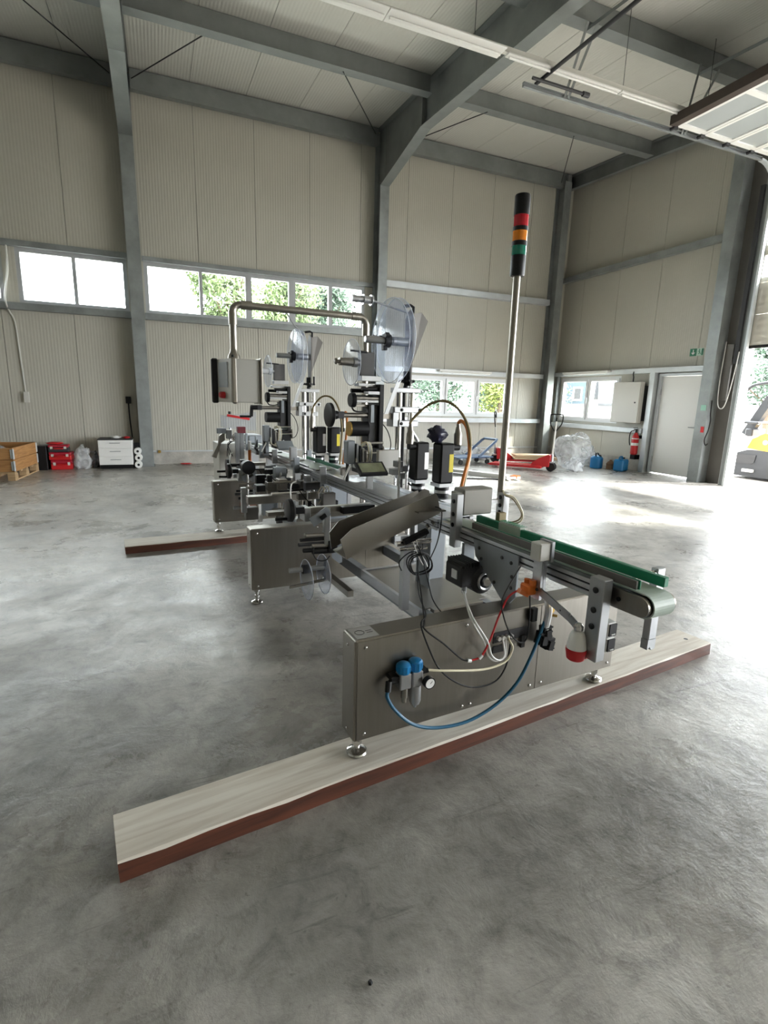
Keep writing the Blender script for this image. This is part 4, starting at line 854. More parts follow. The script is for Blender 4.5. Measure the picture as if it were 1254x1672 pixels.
# label units: column, clamps, head, reel
def disc(mb, c, r, t=.003, n=40): return mb.lathe((c[0] - t / 2, c[1], c[2]), (c[0] + t / 2, c[1], c[2]), [(0, r - .002), (.3, r), (.7, r), (1, r - .002)], n)
def rdisc(b, u, v, z, r):
    m = MB(); disc(m, (u, v, z), r); m.build('reel_disc', M_ACRYL, b)
    MB().tube([(u, v + r * math.cos(a), z + r * math.sin(a)) for a in [2 * PI * i / 48 for i in range(48)]], .0024, 6, closed=True).build('disc_edge', M_EDGE, b)
def label_unit(du, v, dz, wheel, R1):
    U = lambda u: u + du
    b = MB().box(U(1.12), U(1.30), v - .06, v + .06, .33, .40, .004).build('label_unit', M_ALU, MC, smooth=False)
    for u in (1.155, 1.255): MB().cyl((U(u), v, .40), (U(u), v, 1.46 + dz), .022, n=18).build('column_rod', M_CHROME, b)
    MB().cyl((U(1.205), v + .02, .40), (U(1.205), v + .02, 1.50 + dz), .011, n=12).build('lead_screw', M_DARK, b)
    MB().box(U(1.105), U(1.305), v - .05, v + .05, 1.45 + dz, 1.485 + dz, .004).build('top_plate', M_ALUL, b, smooth=False)
    MB().box(U(1.085), U(1.315), v - .06, v + .05, 1.31 + dz, 1.352 + dz, .004).build('clamp_plate', M_ALUL, b, smooth=False)
    MB().box(U(1.125), U(1.285), v - .06, v + .05, 1.21 + dz, 1.255 + dz, .004).build('clamp_plate', M_ALUL, b, smooth=False)
    MB().box(U(1.08), U(1.125), v - .05, v + .05, 1.21 + dz, 1.352 + dz, .004).build('slide_block', M_ALU, b, smooth=False)
    for u, z in ((1.145, 1.33), (1.295, 1.33), (1.145, 1.233)): screw(b, (U(u), v - .06, z + dz), 1, .012, M_BLACK)
    m = MB(); z = 1.52 + dz
    m.lathe((U(1.205), v, z - .04), (U(1.205), v, z + .08), [(0, .020), (.3, .016), (.38, .045), (.5, .045), (.55, .02), (.62, .022), (1, .022)], 18)
    for a in (0, PI / 2, PI, 1.5 * PI): m.cyl((U(1.205), v, z + .01), (U(1.205) + .068 * math.cos(a), v + .068 * math.sin(a), z + .014), .011, n=8)
    if wheel == 'crank': m.cyl((U(1.265), v, z + .01), (U(1.265), v, z + .09), .010, n=10)
    m.build('star_handle', M_BLACK, b)
    MB().bar((U(1.08), v, 1.285 + dz), (U(.96), v, 1.285 + dz), .05, .042).build('head_arm', M_STEEL, b, smooth=False)
    h = MB().box(U(.955), U(.99), v - .08, v + .10, 1.06 + dz, 1.50 + dz, .004).build('head_plate', M_BLACK, b, smooth=False)
    MB().box(U(.885), U(.955), v - .055, v + .05, 1.08 + dz, 1.36 + dz, .004).build('head_body', M_DARK, b, smooth=False)
    MB().box(U(.90), U(.925), v - .060, v - .055, 1.24 + dz, 1.36 + dz).build('head_cover', M_ALUP, b, smooth=False)
    MB().cyl((U(.755), v - .03, 1.195 + dz), (U(.885), v - .03, 1.195 + dz), .052, n=24).build('drive_motor', M_BLACK, b); MB().cyl((U(.745), v - .03, 1.195 + dz), (U(.755), v - .03, 1.195 + dz), .050, n=24).build('motor_cap', M_BRASS if wheel == 'disc' else M_DARK, b)
    # adjusting wheel on its shaft
    MB().box(U(.66), U(.705), v - .05, v - .005, 1.265 + dz, 1.312 + dz, .003).build('shaft_block', M_DARK, b, smooth=False); MB().cyl((U(.705), v - .028, 1.288 + dz), (U(.90), v - .028, 1.288 + dz), .017, n=14).build('adjusting_shaft', M_STEELD, b)
    if wheel == 'disc':
        MB().lathe((U(.59), v - .028, 1.288 + dz), (U(.66), v - .028, 1.288 + dz), [(0, .060), (.06, .080), (.35, .082), (.45, .070), (.55, .032), (1, .028)], 28).build('hand_wheel', M_BLACK, b)
    else:
        m = MB(); m.cyl((U(.60), v - .028, 1.288 + dz), (U(.66), v - .028, 1.288 + dz), .024, n=14); m.bar((U(.61), v - .028, 1.30 + dz), (U(.60), v - .03, 1.20 + dz), .03, .02, (0, 1, 0)); m.cyl((U(.60), v - .03, 1.20 + dz), (U(.49), v - .03, 1.20 + dz), .011, n=10); m.build('crank_handle', M_BLACK, b)
    # roller shelf
    for u0, u1, z0, z1, vv, mm in ((.83, .98, 1.52, 1.555, 0, M_ALUL), (.82, .985, 1.485, 1.505, .03, M_ALUL), (.86, .95, 1.43, 1.452, -.04, M_ALUL), (.78, .985, 1.375, 1.392, -.02, M_ALUL), (.80, .98, 1.345, 1.362, .02, M_STEELD)):
        MB().box(U(u0), U(u1), v + vv - .05, v + vv + .02, z0 + dz, z1 + dz, .002).build('guide_plate', mm, b, smooth=False)
    for u0, u1, z, vv, r, mm in ((.76, .96, 1.405, -.06, .012, M_STEELD), (.83, .97, 1.468, -.05, .012, M_BLACK), (.80, .97, 1.455, .06, .014, M_BLACK), (.78, .96, 1.415, .05, .012, M_CHROME), (.83, .99, 1.10, -.08, .010, M_CHROME), (.86, 1.0, 1.03, -.07, .009, M_CHROME)):
        MB().cyl((U(u0), v + vv, z + dz), (U(u1), v + vv, z + dz), r, n=14).build('guide_roller', mm, b)
    MB().lathe((U(.745), v - .05, 1.39 + dz), (U(.775), v - .05, 1.39 + dz), [(0, .045), (.3, .05), (1, .05)], 20).build('pulley', M_BLACK, b)
    MB().tube([(U(.76), v - .05, 1.34 + dz), (U(.775), v - .06, 1.318 + dz), (U(.82), v - .06, 1.312 + dz), (U(.86), v - .06, 1.32 + dz)], .006, 8, 5).build('sensor_lead', M_RUBBER, b)
    # big supply reel: two clear discs on a spindle
    zc = 1.80 + dz
    MB().lathe((U(.872), v, zc), (U(1.21), v, zc), [(0, .020), (.02, .024), (.6, .024), (.62, .030), (1, .030)], 20).build('reel_spindle', M_ALU, b)
    m = MB(); m.cyl((U(1.015), v, zc), (U(1.06), v, zc), .045, n=16)
    for a in (.4, 2.5, 4.6): m.obox((U(1.02), v + .05 * math.cos(a), zc + .05 * math.sin(a)), (.03, .03, .03), Matrix.Rotation(a, 3, 'X'))
    m.build('reel_hub', M_BLACK if wheel != 'disc' else M_DARK, b)
    rdisc(b, U(1.062), v, zc, R1); rdisc(b, U(1.105), v, zc, R1)
    # bracket carrying the reel
    br = MB().prism([(v - .045, 1.50 + dz), (v + .045, 1.50 + dz), (v + .06, 1.96 + dz), (v + .0, 2.02 + dz), (v - .05, 1.99 + dz)], 0, U(1.215), U(1.225)).build('reel_bracket', M_COVER, b, smooth=False)
    m = MB(); m.add([(U(1.225), v - .05, 1.66 + dz), (U(1.345), v - .04, 1.95 + dz), (U(1.345), v + .05, 1.95 + dz), (U(1.225), v + .06, 1.66 + dz), (U(1.225), v - .05, 1.99 + dz), (U(1.29), v - .04, 2.005 + dz), (U(1.29), v + .05, 2.005 + dz), (U(1.225), v + .06, 1.99 + dz)],
                    [(0, 1, 5, 4), (3, 7, 6, 2), (0, 3, 2, 1), (1, 2, 6, 5), (4, 5, 6, 7), (0, 4, 7, 3)]); m.build('bracket_cover', M_COVER, b, smooth=False)
    m = MB(); m.tube([(U(1.17), v, 2.04 + dz), (U(1.22), v, 2.05 + dz), (U(1.245), v, 2.04 + dz), (U(1.245), v, 1.99 + dz)], .011, 8); m.build('bracket_hook', M_BLACK, b)
    MB().prism([(U(1.0), 1.30 + dz), (U(1.03), 1.30 + dz), (U(1.14), 1.56 + dz), (U(1.11), 1.57 + dz)], 1, v - .07, v - .064).build('dancer_arm', M_ALU, b, smooth=False)
    # dancer roller on top
    MB().tube([(U(1.225), v + .02, 2.0 + dz), (U(1.05), v + .01, 2.03 + dz), (U(.93), v, 2.05 + dz)] if wheel == 'disc' else [(U(1.17), v + .02, 2.01 + dz), (U(1.06), v + .01, 2.10 + dz), (U(.97), v, 2.22 + dz)], .007, 8).build('dancer_rod', M_ALU, b)
    zt = 2.052 + dz if wheel == 'disc' else 2.225 + dz; ut = .768 if wheel == 'disc' else .82
    MB().lathe((U(ut), v, zt), (U(ut + .165), v, zt), [(0, .022), (.5, .022), (.5, .034), (.55, .034), (.55, .024), (.85, .024), (.85, .036), (.92, .036), (.92, .012), (1, .012)], 18).build('dancer_roller', M_ALUL, b)
    # small rewind reel
    rdisc(b, U(.80), v + .06, 1.645 + dz, .155)
    MB().cyl((U(.80), v + .06, 1.645 + dz), (U(.96), v + .06, 1.645 + dz), .018, n=14).build('rewind_shaft', M_ALU, b)
    MB().lathe((U(.665), v + .04, 1.645 + dz), (U(.83), v + .04, 1.645 + dz), [(0, .015), (.08, .022), (.1, .012), (.2, .012), (.22, .026), (.8, .028), (.82, .033), (1, .033)], 18).build('rewind_spindle', M_STEELD if wheel == 'disc' else M_WHITE, b)
    MB().cyl((U(.775), v + .02, 1.72 + dz), (U(.90), v + .02, 1.715 + dz), .007, n=10).build('rewind_pin', M_DARK, b)
    MB().box(U(.86), U(.97), v + .04, v + .09, 1.55 + dz, 1.72 + dz, .004).build('rewind_motor', M_COVER, b, smooth=False)
    # applicator valves and tubes under the head
    vb = MB().box(U(.70), U(.76), v - .12, v - .05, .96 + dz, 1.12 + dz, .006).build('valve_block', M_ALUP, b, smooth=False)
    for q in range(4): MB().box(U(.765 + .022 * q), U(.78 + .022 * q), v - .13, v - .06, .93 + dz, 1.10 + dz - .015 * q, .003).build('valve', (M_ALU, M_DARK, M_LGREY, M_STEELD)[q], b, smooth=False)
    MB().cyl((U(.71), v - .1, .84), (U(.71), v - .1, .97 + dz), .012, n=10).build('valve_post', M_DARK, b)
    for q in range(3):
        MB().tube([(U(.80), v - .13, 1.10 + dz - .01 * q), (U(.83 + .01 * q), v - .15, 1.11 + dz), (U(.845 + .012 * q), v - .15, 1.03 + dz), (U(.82 + .01 * q), v - .14, .94 + dz - .01 * q), (U(.775), v - .13, .935 + dz), (U(.76), v - .13, .96 + dz + .02 * q)], .0045, 6, 5).build('pneumatic_tube', (M_CREAM, M_WHITE, M_CREAM)[q], b)
    MB().cyl((U(.67), v - .13, .86 + dz), (U(.72), v - .12, .95 + dz), .007, n=8).build('nozzle', M_WHITE, b)
    MB().box(U(.83), U(1.0), v - .05, v + .10, .88 + dz, 1.07 + dz, .004).build('head_housing', M_BLACK, b, smooth=False)
    for q, mm in enumerate((M_LGRN, M_WHITE, M_WHITE)): MB().box(U(.85 + .03 * q), U(.865 + .03 * q), v - .054, v - .05, .93 + dz, .965 + dz).build('status_tag', mm, b, smooth=False)
    MB().lathe((U(1.0), v - .02, 1.03 + dz), (U(1.012), v - .02, 1.03 + dz), [(0, .05), (1, .05)], 20).build('encoder_disc', M_STEELD, b)
    MB().tube([(U(1.0), v, 1.25 + dz), (U(1.05), v - .03, 1.18 + dz), (U(1.075), v - .04, 1.08 + dz), (U(1.05), v - .03, 1.0 + dz), (U(.99), v - .02, .98 + dz)], .004, 6, 5).build('sensor_lead', M_RUBBER, b)
    return b
label_unit(0, 1.80, 0, 'disc', .285); label_unit(-.075, 3.70, .0, 'crank', .262)

# lower label units on the operator side
def lower_unit(du, dv, dz):
    U = lambda u: u + du
    v = 1.42 + dv
    b = MB().box(U(.29), U(.33), v - .05, v + .05, .66 + dz, .745 + dz, .004).build('lower_label_unit', M_ALU, MC, smooth=False)
    m = MB(); m.box(U(.33), U(.75), v - .045, v - .005, .705 + dz, .745 + dz, .003); m.box(U(.33), U(.75), v + .005, v + .045, .665 + dz, .70 + dz, .003); m.build('slide_profile', M_STEELD, b, smooth=False)
    MB().box(U(.52), U(.74), v - .10, v - .05, .70 + dz, .745 + dz, .003).build('slide_cover', M_BLACK, b, smooth=False)
    MB().lathe((U(.185), v - .03, .735 + dz), (U(.225), v - .03, .735 + dz), [(0, .058), (.1, .068), (.7, .070), (1, .055)], 28).build('hand_wheel', M_BLACK, b); MB().cyl((U(.19), v - .03, .683 + dz), (U(.115), v - .03, .686 + dz), .010, n=10).build('wheel_handle', M_BLACK, b)
    MB().cyl((U(.225), v - .03, .735 + dz), (U(.29), v - .03, .735 + dz), .018, n=12).build('wheel_shaft', M_STEELD, b); MB().box(U(.235), U(.285), v - .06, v + .0, .715 + dz, .755 + dz).build('counter', M_BLACK, b, smooth=False)
    MB().tube([(U(.24), v - .02, .75 + dz), (U(.22), v, .80 + dz), (U(.23), v + .02, .88 + dz), (U(.26), v + .02, .90 + dz)], .004, 6, 5).build('sensor_lead', M_WHITE, b)
    hp = MB().obox((U(.375), v - .09, .695 + dz), (.13, .006, .06), Matrix.Rotation(-.55, 3, 'Y')).build('peel_plate', M_ALUP, b, smooth=False); MB().obox((U(.39), v - .10, .695 + dz), (.04, .02, .02), Matrix.Rotation(-.55, 3, 'Y')).build('peel_sensor', M_BLACK, b, smooth=False)
    MB().box(U(.415), U(.455), v - .06, v - .02, .50 + dz, .74 + dz, .004).build('head_plate', M_ALU, b, smooth=False)
    for u0, u1, z, r, mm in ((.29, .42, .575, .016, M_STEELD), (.26, .45, .548, .010, M_BLACK), (.25, .46, .52, .012, M_DARK), (.33, .46, .505, .016, M_STEELD), (.28, .45, .48, .014, M_BLACK), (.34, .48, .47, .020, M_BLACK)):
        MB().cyl((U(u0), v - .05, z + dz), (U(u1), v - .04, z + dz - .01), r, n=14).build('guide_roller', mm, b)
    MB().box(U(.44), U(.50), v - .07, v + .0, .45 + dz, .53 + dz, .004).build('drive_block', M_BLACK, b, smooth=False)
    return b, U, v
b, U, v = lower_unit(0, 0, 0)
zc = .285
for u, z in ((.318, .272), (.43, .295)):
    rdisc(b, u, v, z, .128)
MB().cyl((.205, v, .345), (.46, v, .34), .016, n=16).build('reel_spindle', M_ALU, b); MB().cyl((.29, v, .343), (.33, v, .343), .03, n=14).build('reel_hub', M_DARK, b)
MB().cyl((.205, v, .235), (.45, v, .255), .009, n=10).build('reel_pin', M_STEELD, b)
MB().tube([(.34, v - .07, .50), (.335, v - .08, .46), (.36, v - .08, .42), (.41, v - .08, .41), (.45, v - .06, .43)], .004, 6, 5).build('sensor_lead', M_RUBBER, b)
MB().prism([(.45, .43), (.58, .47), (.58, .34), (.56, .335)], 1, v + .05, v + .056).build('web_guard', M_ALUP, b, smooth=False)
MB().box(.55, .59, 1.30, 1.78, .16, .20).build('reel_arm', M_STEELD, b, smooth=False)
MB().box(.44, .48, v - .02, v + .02, .26, .50).build('reel_post', M_STEELD, b, smooth=False)
b, U, v = lower_unit(.02, 1.93, -.02)
MB().cyl((.26, v, .36), (.42, v, .36), .017, n=14).build('reel_spindle', M_ALU, b); MB().lathe((.33, v, .355), (.47, v, .355), [(0, .055), (1, .055)], 22).build('label_core', mat('cardboard_core', (.22, .10, .06), .7), b)
MB().cyl((.30, v, .27), (.48, v, .275), .010, n=10).build('reel_pin', M_STEELD, b)
m = MB(); m.add([(.48, v - .05, .47), (.53, v - .05, .47), (.535, v - .07, .33), (.485, v - .07, .33), (.52, v - .05, .215), (.47, v - .05, .215), (.48, v - .047, .47), (.53, v - .047, .47), (.535, v - .067, .33), (.485, v - .067, .33), (.52, v - .047, .215), (.47, v - .047, .215)], [(0, 1, 2, 3), (3, 2, 4, 5), (9, 8, 7, 6), (11, 10, 8, 9), (0, 6, 7, 1), (5, 4, 10, 11), (1, 7, 8, 2), (2, 8, 10, 4), (0, 3, 9, 6), (3, 5, 11, 9)]); m.build('backing_paper', M_WHITE, b, smooth=False)
MB().box(.44, .48, v - .02, v + .02, .30, .50).build('reel_post', M_STEELD, b, smooth=False)

# clutter of clamps and posts in the middle of the machine
for (u0, u1, v0, v1, z0, z1, mm, nm) in ((.52, .62, 2.82, 2.90, .70, .80, M_ALUP, 'adjuster_block'), (.55, .60, 2.78, 2.82, .60, .72, M_ALUL, 'adjuster_post'), (.42, .72, 2.70, 2.75, .60, .635, M_STEELD, 'cross_rail'), (.53, .64, 2.62, 2.68, .55, .64, M_ALU, 'adjuster_block'),
    (.62, .66, 2.30, 2.36, .64, .80, M_ALUL, 'sensor_bracket'), (.58, .70, 2.20, 2.26, .70, .76, M_DARK, 'adjuster_block'), (.70, .76, 2.95, 3.0, .78, .96, M_ALU, 'guide_clamp'), (.70, .76, 3.9, 3.95, .78, .95, M_ALUP, 'guide_clamp'), (.30, .75, 2.45, 2.49, .58, .60, M_ALUL, 'cross_rail'), (.30, .75, 3.30, 3.34, .62, .65, M_ALUL, 'cross_rail'),
    (.48, .54, 2.50, 2.56, .50, .58, M_ALUL, 'adjuster_post'), (1.02, 1.08, 2.0, 2.06, .33, .80, M_ALU, 'support_post'), (.60, .74, 3.42, 3.50, .66, .74, M_ALUP, 'adjuster_block'), (1.06, 1.10, 2.5, 2.54, .33, .86, M_ALUL, 'support_post'),
    (.15, .19, 2.46, 2.50, .50, .70, M_ALU, 'adjuster_post'), (.78, .98, 1.96, 2.0, .84, .90, M_STEELD, 'bridge_plate'), (.30, .42, 2.40, 2.46, .48, .62, M_ALUP, 'adjuster_block')):
    MB().box(u0, u1, v0, v1, z0, z1, .003).build(nm, mm, MC, smooth=False)
for u, v, z0, z1, mm in ((.66, 2.24, .42, .74, M_CHROME), (.69, 2.30, .42, .62, M_CHROME), (.56, 2.80, .62, .76, M_CHROME), (.60, 2.66, .36, .60, M_CHROME)): MB().cyl((u, v, z0), (u, v, z1), .009, n=12).build('guide_rod', mm, MC)
t = MB().obox((.80, 3.45, .93), (.16, .12, .02), Matrix.Rotation(.6, 3, 'X')).build('touch_panel', M_ALUP, MC, smooth=False)

# infeed end with clear hopper
hp = MB().box(.36, .62, 4.55, 4.95, .35, .86, .006).build('infeed_cabinet', M_LGREY, MC, smooth=False)
MB().prism([(.27, .72), (.32, .70), (.36, .95), (.42, 1.0), (.42, .90), (.36, .86)], 1, 4.50, 4.54).build('infeed_guard', M_STEELD, MC, smooth=False)
MB().box(.33, .43, 4.45, 4.49, .98, 1.04, .004).build('infeed_block', M_ALUP, MC, smooth=False)
MB().box(.43, .49, 4.44, 4.50, .92, 1.02, .004).build('infeed_block', M_ALU, MC, smooth=False)
for u, z0, z1 in ((.555, .62, 1.02), (.505, .66, 1.0)):
    m = MB(); m.box(u, u + .045, 4.35, 4.395, z0, z1, .003); m.box(u + .018, u + .027, 4.348, 4.35, z0, z1); m.build('infeed_profile', M_ALUL, MC, smooth=False)
m = MB(); m.box(.53, .62, 4.34, 4.40, .99, 1.06, .004); m.build('infeed_joint', mat('dark_red_cast', (.16, .02, .03), .5), MC, smooth=False)
MB().lathe((.665, 4.38, .62), (.665, 4.38, .87), [(0, .018), (.7, .018), (.72, .014), (1, .014)], 16).build('orange_cylinder', M_ORANGE2, MC)
MB().lathe((.665, 4.38, .80), (.665, 4.38, .90), [(0, .019), (1, .019)], 16).build('cylinder_sleeve', M_WHITE, MC)
hb = MB().prism([(.45, 1.03), (.80, 1.0), (.80, 1.22), (.45, 1.17)], 1, 4.598, 4.604).build('clear_hopper', M_ACRYL, MC, smooth=False)
MB().add([(.45, 4.60, 1.03), (.45, 4.9, 1.03), (.45, 4.9, 1.17), (.45, 4.6, 1.17), (.454, 4.60, 1.03), (.454, 4.9, 1.03), (.454, 4.9, 1.17), (.454, 4.6, 1.17)], [(0, 1, 2, 3), (7, 6, 5, 4), (0, 4, 5, 1), (1, 5, 6, 2), (2, 6, 7, 3), (3, 7, 4, 0)]).build('hopper_wall', M_ACRYL, hb, smooth=False)
MB().bar((.47, 4.59, 1.175), (.72, 4.59, 1.135), .03, .026).build('red_handle', M_RED, hb, smooth=False); MB().cyl((.50, 4.59, 1.19), (.50, 4.59, 1.22), .016, n=10).build('hopper_knob', M_BLACK, hb)
MB().cyl((.52, 4.7, .86), (.52, 4.7, 1.03), .012, n=8).build('hopper_post', M_ALU, hb)
m = MB(); m.lathe((.235, 3.50, .745), (.27, 3.50, .745), [(0, .055), (.1, .062), (1, .058)], 24); m.cyl((.235, 3.5, .69), (.15, 3.5, .69), .011, n=10); m.cyl((.27, 3.5, .745), (.42, 3.5, .745), .016, n=12); m.build('hand_wheel', M_BLACK, MC)
for u0, u1, v0, z0, z1, mm in ((.33, .45, 3.46, .66, .74, M_ALU), (.30, .46, 3.50, .62, .66, M_ALUL), (.45, .62, 3.48, .62, .67, M_DARK), (.40, .60, 3.44, .74, .77, M_STEELD), (.36, .42, 3.44, .74, .80, M_BLACK)): MB().box(u0, u1, v0, v0 + .06, z0, z1, .003).build('adjuster_block', mm, MC, smooth=False)
for a in (0, 1, 2): cable('black_cable', [(.40 + .03 * a, 4.3, .74), (.42, 4.35, .84 + .02 * a), (.47 + .02 * a, 4.4, .90), (.50, 4.42, .97 - .02 * a), (.58, 4.40, 1.0)], .004, M_RUBBER)
MB().prism([(.70, .82), (.74, .78), (.74, .92)], 1, 4.30, 4.34).build('funnel_guard', M_BLACK, MC, smooth=False)
for v in (4.4, 4.9): MB().box(.745, .765, v, v + .05, .74, .95).build('guide_clamp', M_ALUP, MC, smooth=False)
MB().box(.80, .97, 5.0, 5.35, .82, .92, .01).build('infeed_starwheel_cover', M_ALUP, MC, smooth=False)

# dense adjusters, clamps, rods and leads between the label units
rc = random.Random(31)
def jig(u, v, z, w, d, h, m, nm): MB().box(u, u + w, v, v + d, z, z + h, .003).build(nm, m, MC, smooth=False)
for q in range(26):
    u = rc.uniform(.30, .68); v = rc.choice((1.98, 2.10, 2.55, 2.95, 3.05, 3.15)) + rc.uniform(-.03, .03); z = rc.uniform(.46, .72)
    jig(u, v, z, rc.uniform(.03, .10), rc.uniform(.03, .06), rc.uniform(.025, .08), (M_DARK, M_STEELD, M_BLACK, M_COVER, M_ALU)[q % 5], 'adjuster_block')
for q in range(14):
    u = rc.uniform(.30, .55); v = rc.uniform(2.0, 3.4); z = rc.uniform(.45, .74)
    MB().cyl((u, v, z), (u + rc.uniform(.12, .30), v, z), rc.uniform(.006, .012), n=12).build('cross_rod', (M_CHROME, M_STEELD, M_BLACK)[q % 3], MC)
for q in range(8):
    u = rc.uniform(.35, .72); v = rc.uniform(2.0, 3.4); MB().cyl((u, v, .40), (u, v, .40 + rc.uniform(.2, .42)), .009, n=10).build('guide_rod', (M_STEELD, M_CHROME)[q % 2], MC)
for q in range(6):
    u = rc.uniform(.40, .60); v = rc.uniform(2.0, 3.3)
    cable('black_cable', [(u, v, .74), (u + .05, v - .04, .66), (u + .12, v - .05, .60), (u + .16, v, .52), (u + .22, v + .05, .45)], .004, M_RUBBER)
for q, (u, v) in enumerate(((.70, 2.2), (.70, 2.85), (.70, 3.55), (.70, 4.05), (1.01, 2.3), (1.01, 3.4))):
    jig(u, v, .74, .05, .035, .14, (M_ALU, M_ALUP)[q % 2], 'guide_clamp'); MB().cyl((u - .03, v + .018, .85), (u + .10, v + .018, .85), .008, n=10).build('cross_rod', M_CHROME, MC)
for q in range(5): jig(.28 + .09 * q, 2.50, .655, .07, .10, .05 + .02 * (q % 3), (M_DARK, M_COVER, M_STEELD)[q % 3], 'slide_block')
for q in range(4): MB().tube([(.62 + .02 * q, 2.05, .70), (.64 + .02 * q, 2.0, .76), (.66 + .02 * q, 2.02, .70), (.63 + .02 * q, 2.05, .62)], .004, 6, 5).build('pneumatic_tube', (M_CREAM, M_WHITE)[q % 2], MC)
MB().cyl((.34, 3.02, .78), (.34, 3.10, .78), .06, n=22).build('encoder_wheel', M_BLACK, MC)
jig(.20, 2.55, .42, .10, .08, .10, M_COVER, 'drive_block'); jig(.50, 2.05, .42, .18, .10, .12, M_BLACK, 'drive_block'); jig(.62, 1.93, .58, .10, .05, .14, M_COVER, 'adjuster_block')
# ================================================================== THINGS ALONG THE WALLS
M_PINE = wood_mat('orange_pine_board', (0.48, 0.25, 0.09), (0.34, 0.16, 0.055), 3.0, (1, 1.2, 12))
M_PALLET = wood_mat('pale_pallet_wood', (0.52, 0.36, 0.20), (0.38, 0.25, 0.13), 3.0, (1, 1.2, 10))
M_PLY = wood_mat('pale_plywood', (0.58, 0.44, 0.28), (0.50, 0.36, 0.22), 2.0, (1, 8, 8))
M_BAG = clear_mat('clear_plastic_film', (0.95, 0.96, 0.97), 0.40, 0.22, (0.80, 0.82, 0.84), 5.0)
M_CARD = mat('brown_card', (0.30, 0.17, 0.09), 0.8, 0, 0.15)

# wooden crate on its pallet
cr = thing('pallet_crate', 'orange wooden collar crate standing on a pale pallet', 'crate', (-2.14, 9.66, 0), math.radians(-4.8))
W_, D_ = 0.82, 1.20
pal = MB().box(-W_, 0, 0, .10, .115, .137).build('pallet_board', M_PALLET, cr, smooth=False)
for y in (.275, .55, .825, 1.10): MB().box(-W_, 0, y, y + .10, .115, .137).build('pallet_board', M_PALLET, cr, smooth=False)
for x in (-W_, -W_ / 2 - .05, -.10): MB().box(x, x + .10, 0, D_, 0, .020).build('pallet_runner', M_PALLET, cr, smooth=False)
for x in (-W_, -W_ / 2 - .05, -.10):
    for y in (0, .53, 1.06): MB().box(x, x + .10, y, y + .14, .020, .115).build('pallet_block', M_PALLET, cr, smooth=False)
for z in (.140, .325):
    for b in ((-.022, 0, .02, D_ - .02, z, z + .18), (-W_, -W_ + .022, .02, D_ - .02, z, z + .18), (-W_ + .024, -.024, .02, .042, z, z + .18), (-W_ + .024, -.024, D_ - .042, D_ - .02, z, z + .18)): MB().box(*b, .003).build('collar_board', M_PINE, cr, smooth=False)
for x, y in ((-.035, .005), (-.035, D_ - .04)):
    for z in (.16, .345): m = MB(); m.box(x, .006, y, y + .014, z, z + .14); m.box(-.008, .006, y, y + .05, z, z + .14); m.cyl((.004, y, z - .01), (.004, y, z + .15), .012, n=10); m.build('corner_hinge', M_GALVL, cr)
bag = crumple('plastic_sheet', (-2.58, 10.20, .42), (.26, .32, .08), M_BAG, None, .25, 2.0, seed=4, flat=False); tag(bag, 'crumpled grey plastic sheet inside the wooden crate', 'plastic sheet')

# dark box and red tool cases
bx = MB().box(-2.06, -1.905, 10.88, 11.20, 0, .43, .006).build('dark_box', M_BLACK, smooth=False); tag(bx, 'tall black box between the crate and red tool cases', 'box')
def case(label, x, y, z, w, d, h, rz, top):
    t = thing('tool_case', label, 'tool case', (x, y, z), rz, 'red tool cases')
    MB().box(-w / 2, w / 2, -d / 2, d / 2, 0, h * .62, .012).build('case_body', M_DARK if top else M_RED, t, smooth=False)
    MB().box(-w / 2, w / 2, -d / 2, d / 2, h * .63, h, .012).build('case_lid', mat('crimson_plastic', (.36, .012, .03), .4) if 'crimson_plastic' not in MATS else MATS['crimson_plastic'], t, smooth=False)
    m = MB(); m.tube([(-.07, -d / 2, h * .5), (-.065, -d / 2 - .035, h * .5), (.065, -d / 2 - .035, h * .5), (.07, -d / 2, h * .5)], .010, 8); m.build('case_handle', M_RED, t)
    for xx in (-w * .33, w * .33): MB().box(xx - .02, xx + .02, -d / 2 - .008, -d / 2, h * .45, h * .78).build('latch', M_LGREY, t, smooth=False)
case('red tool case at the bottom of the stack by the crate', -1.70, 11.05, 0, .34, .27, .17, .05, False)
case('red and black tool case in the middle of the stack', -1.70, 11.04, .172, .35, .28, .14, -.06, False)
case('red and grey tool case on top of the stack', -1.73, 11.05, .314, .32, .26, .13, .04, True)
tag(crumple('rag', (-1.78, 11.02, .470), (.13, .08, .025), M_RED, None, .2, 2, seed=9, flat=False), 'red cloth lying on the topmost tool case', 'cloth')
tag(crumple('plastic_bag', (-1.36, 10.98, .19), (.13, .12, .20), M_BAG, None, .45, 1.8, 28, 18, 2), 'bunched clear plastic bag leaning by the red tool cases', 'plastic bag')
tag(crumple('refuse_bag', (-1.17, 11.16, .11), (.055, .10, .15), clear_mat('grey_film', (.7, .72, .75), .75, .25, (.30, .32, .35), 8.0), None, .4, 1.9, 28, 18, 5), 'grey plastic bag slumped beside the white drawer unit', 'plastic bag')

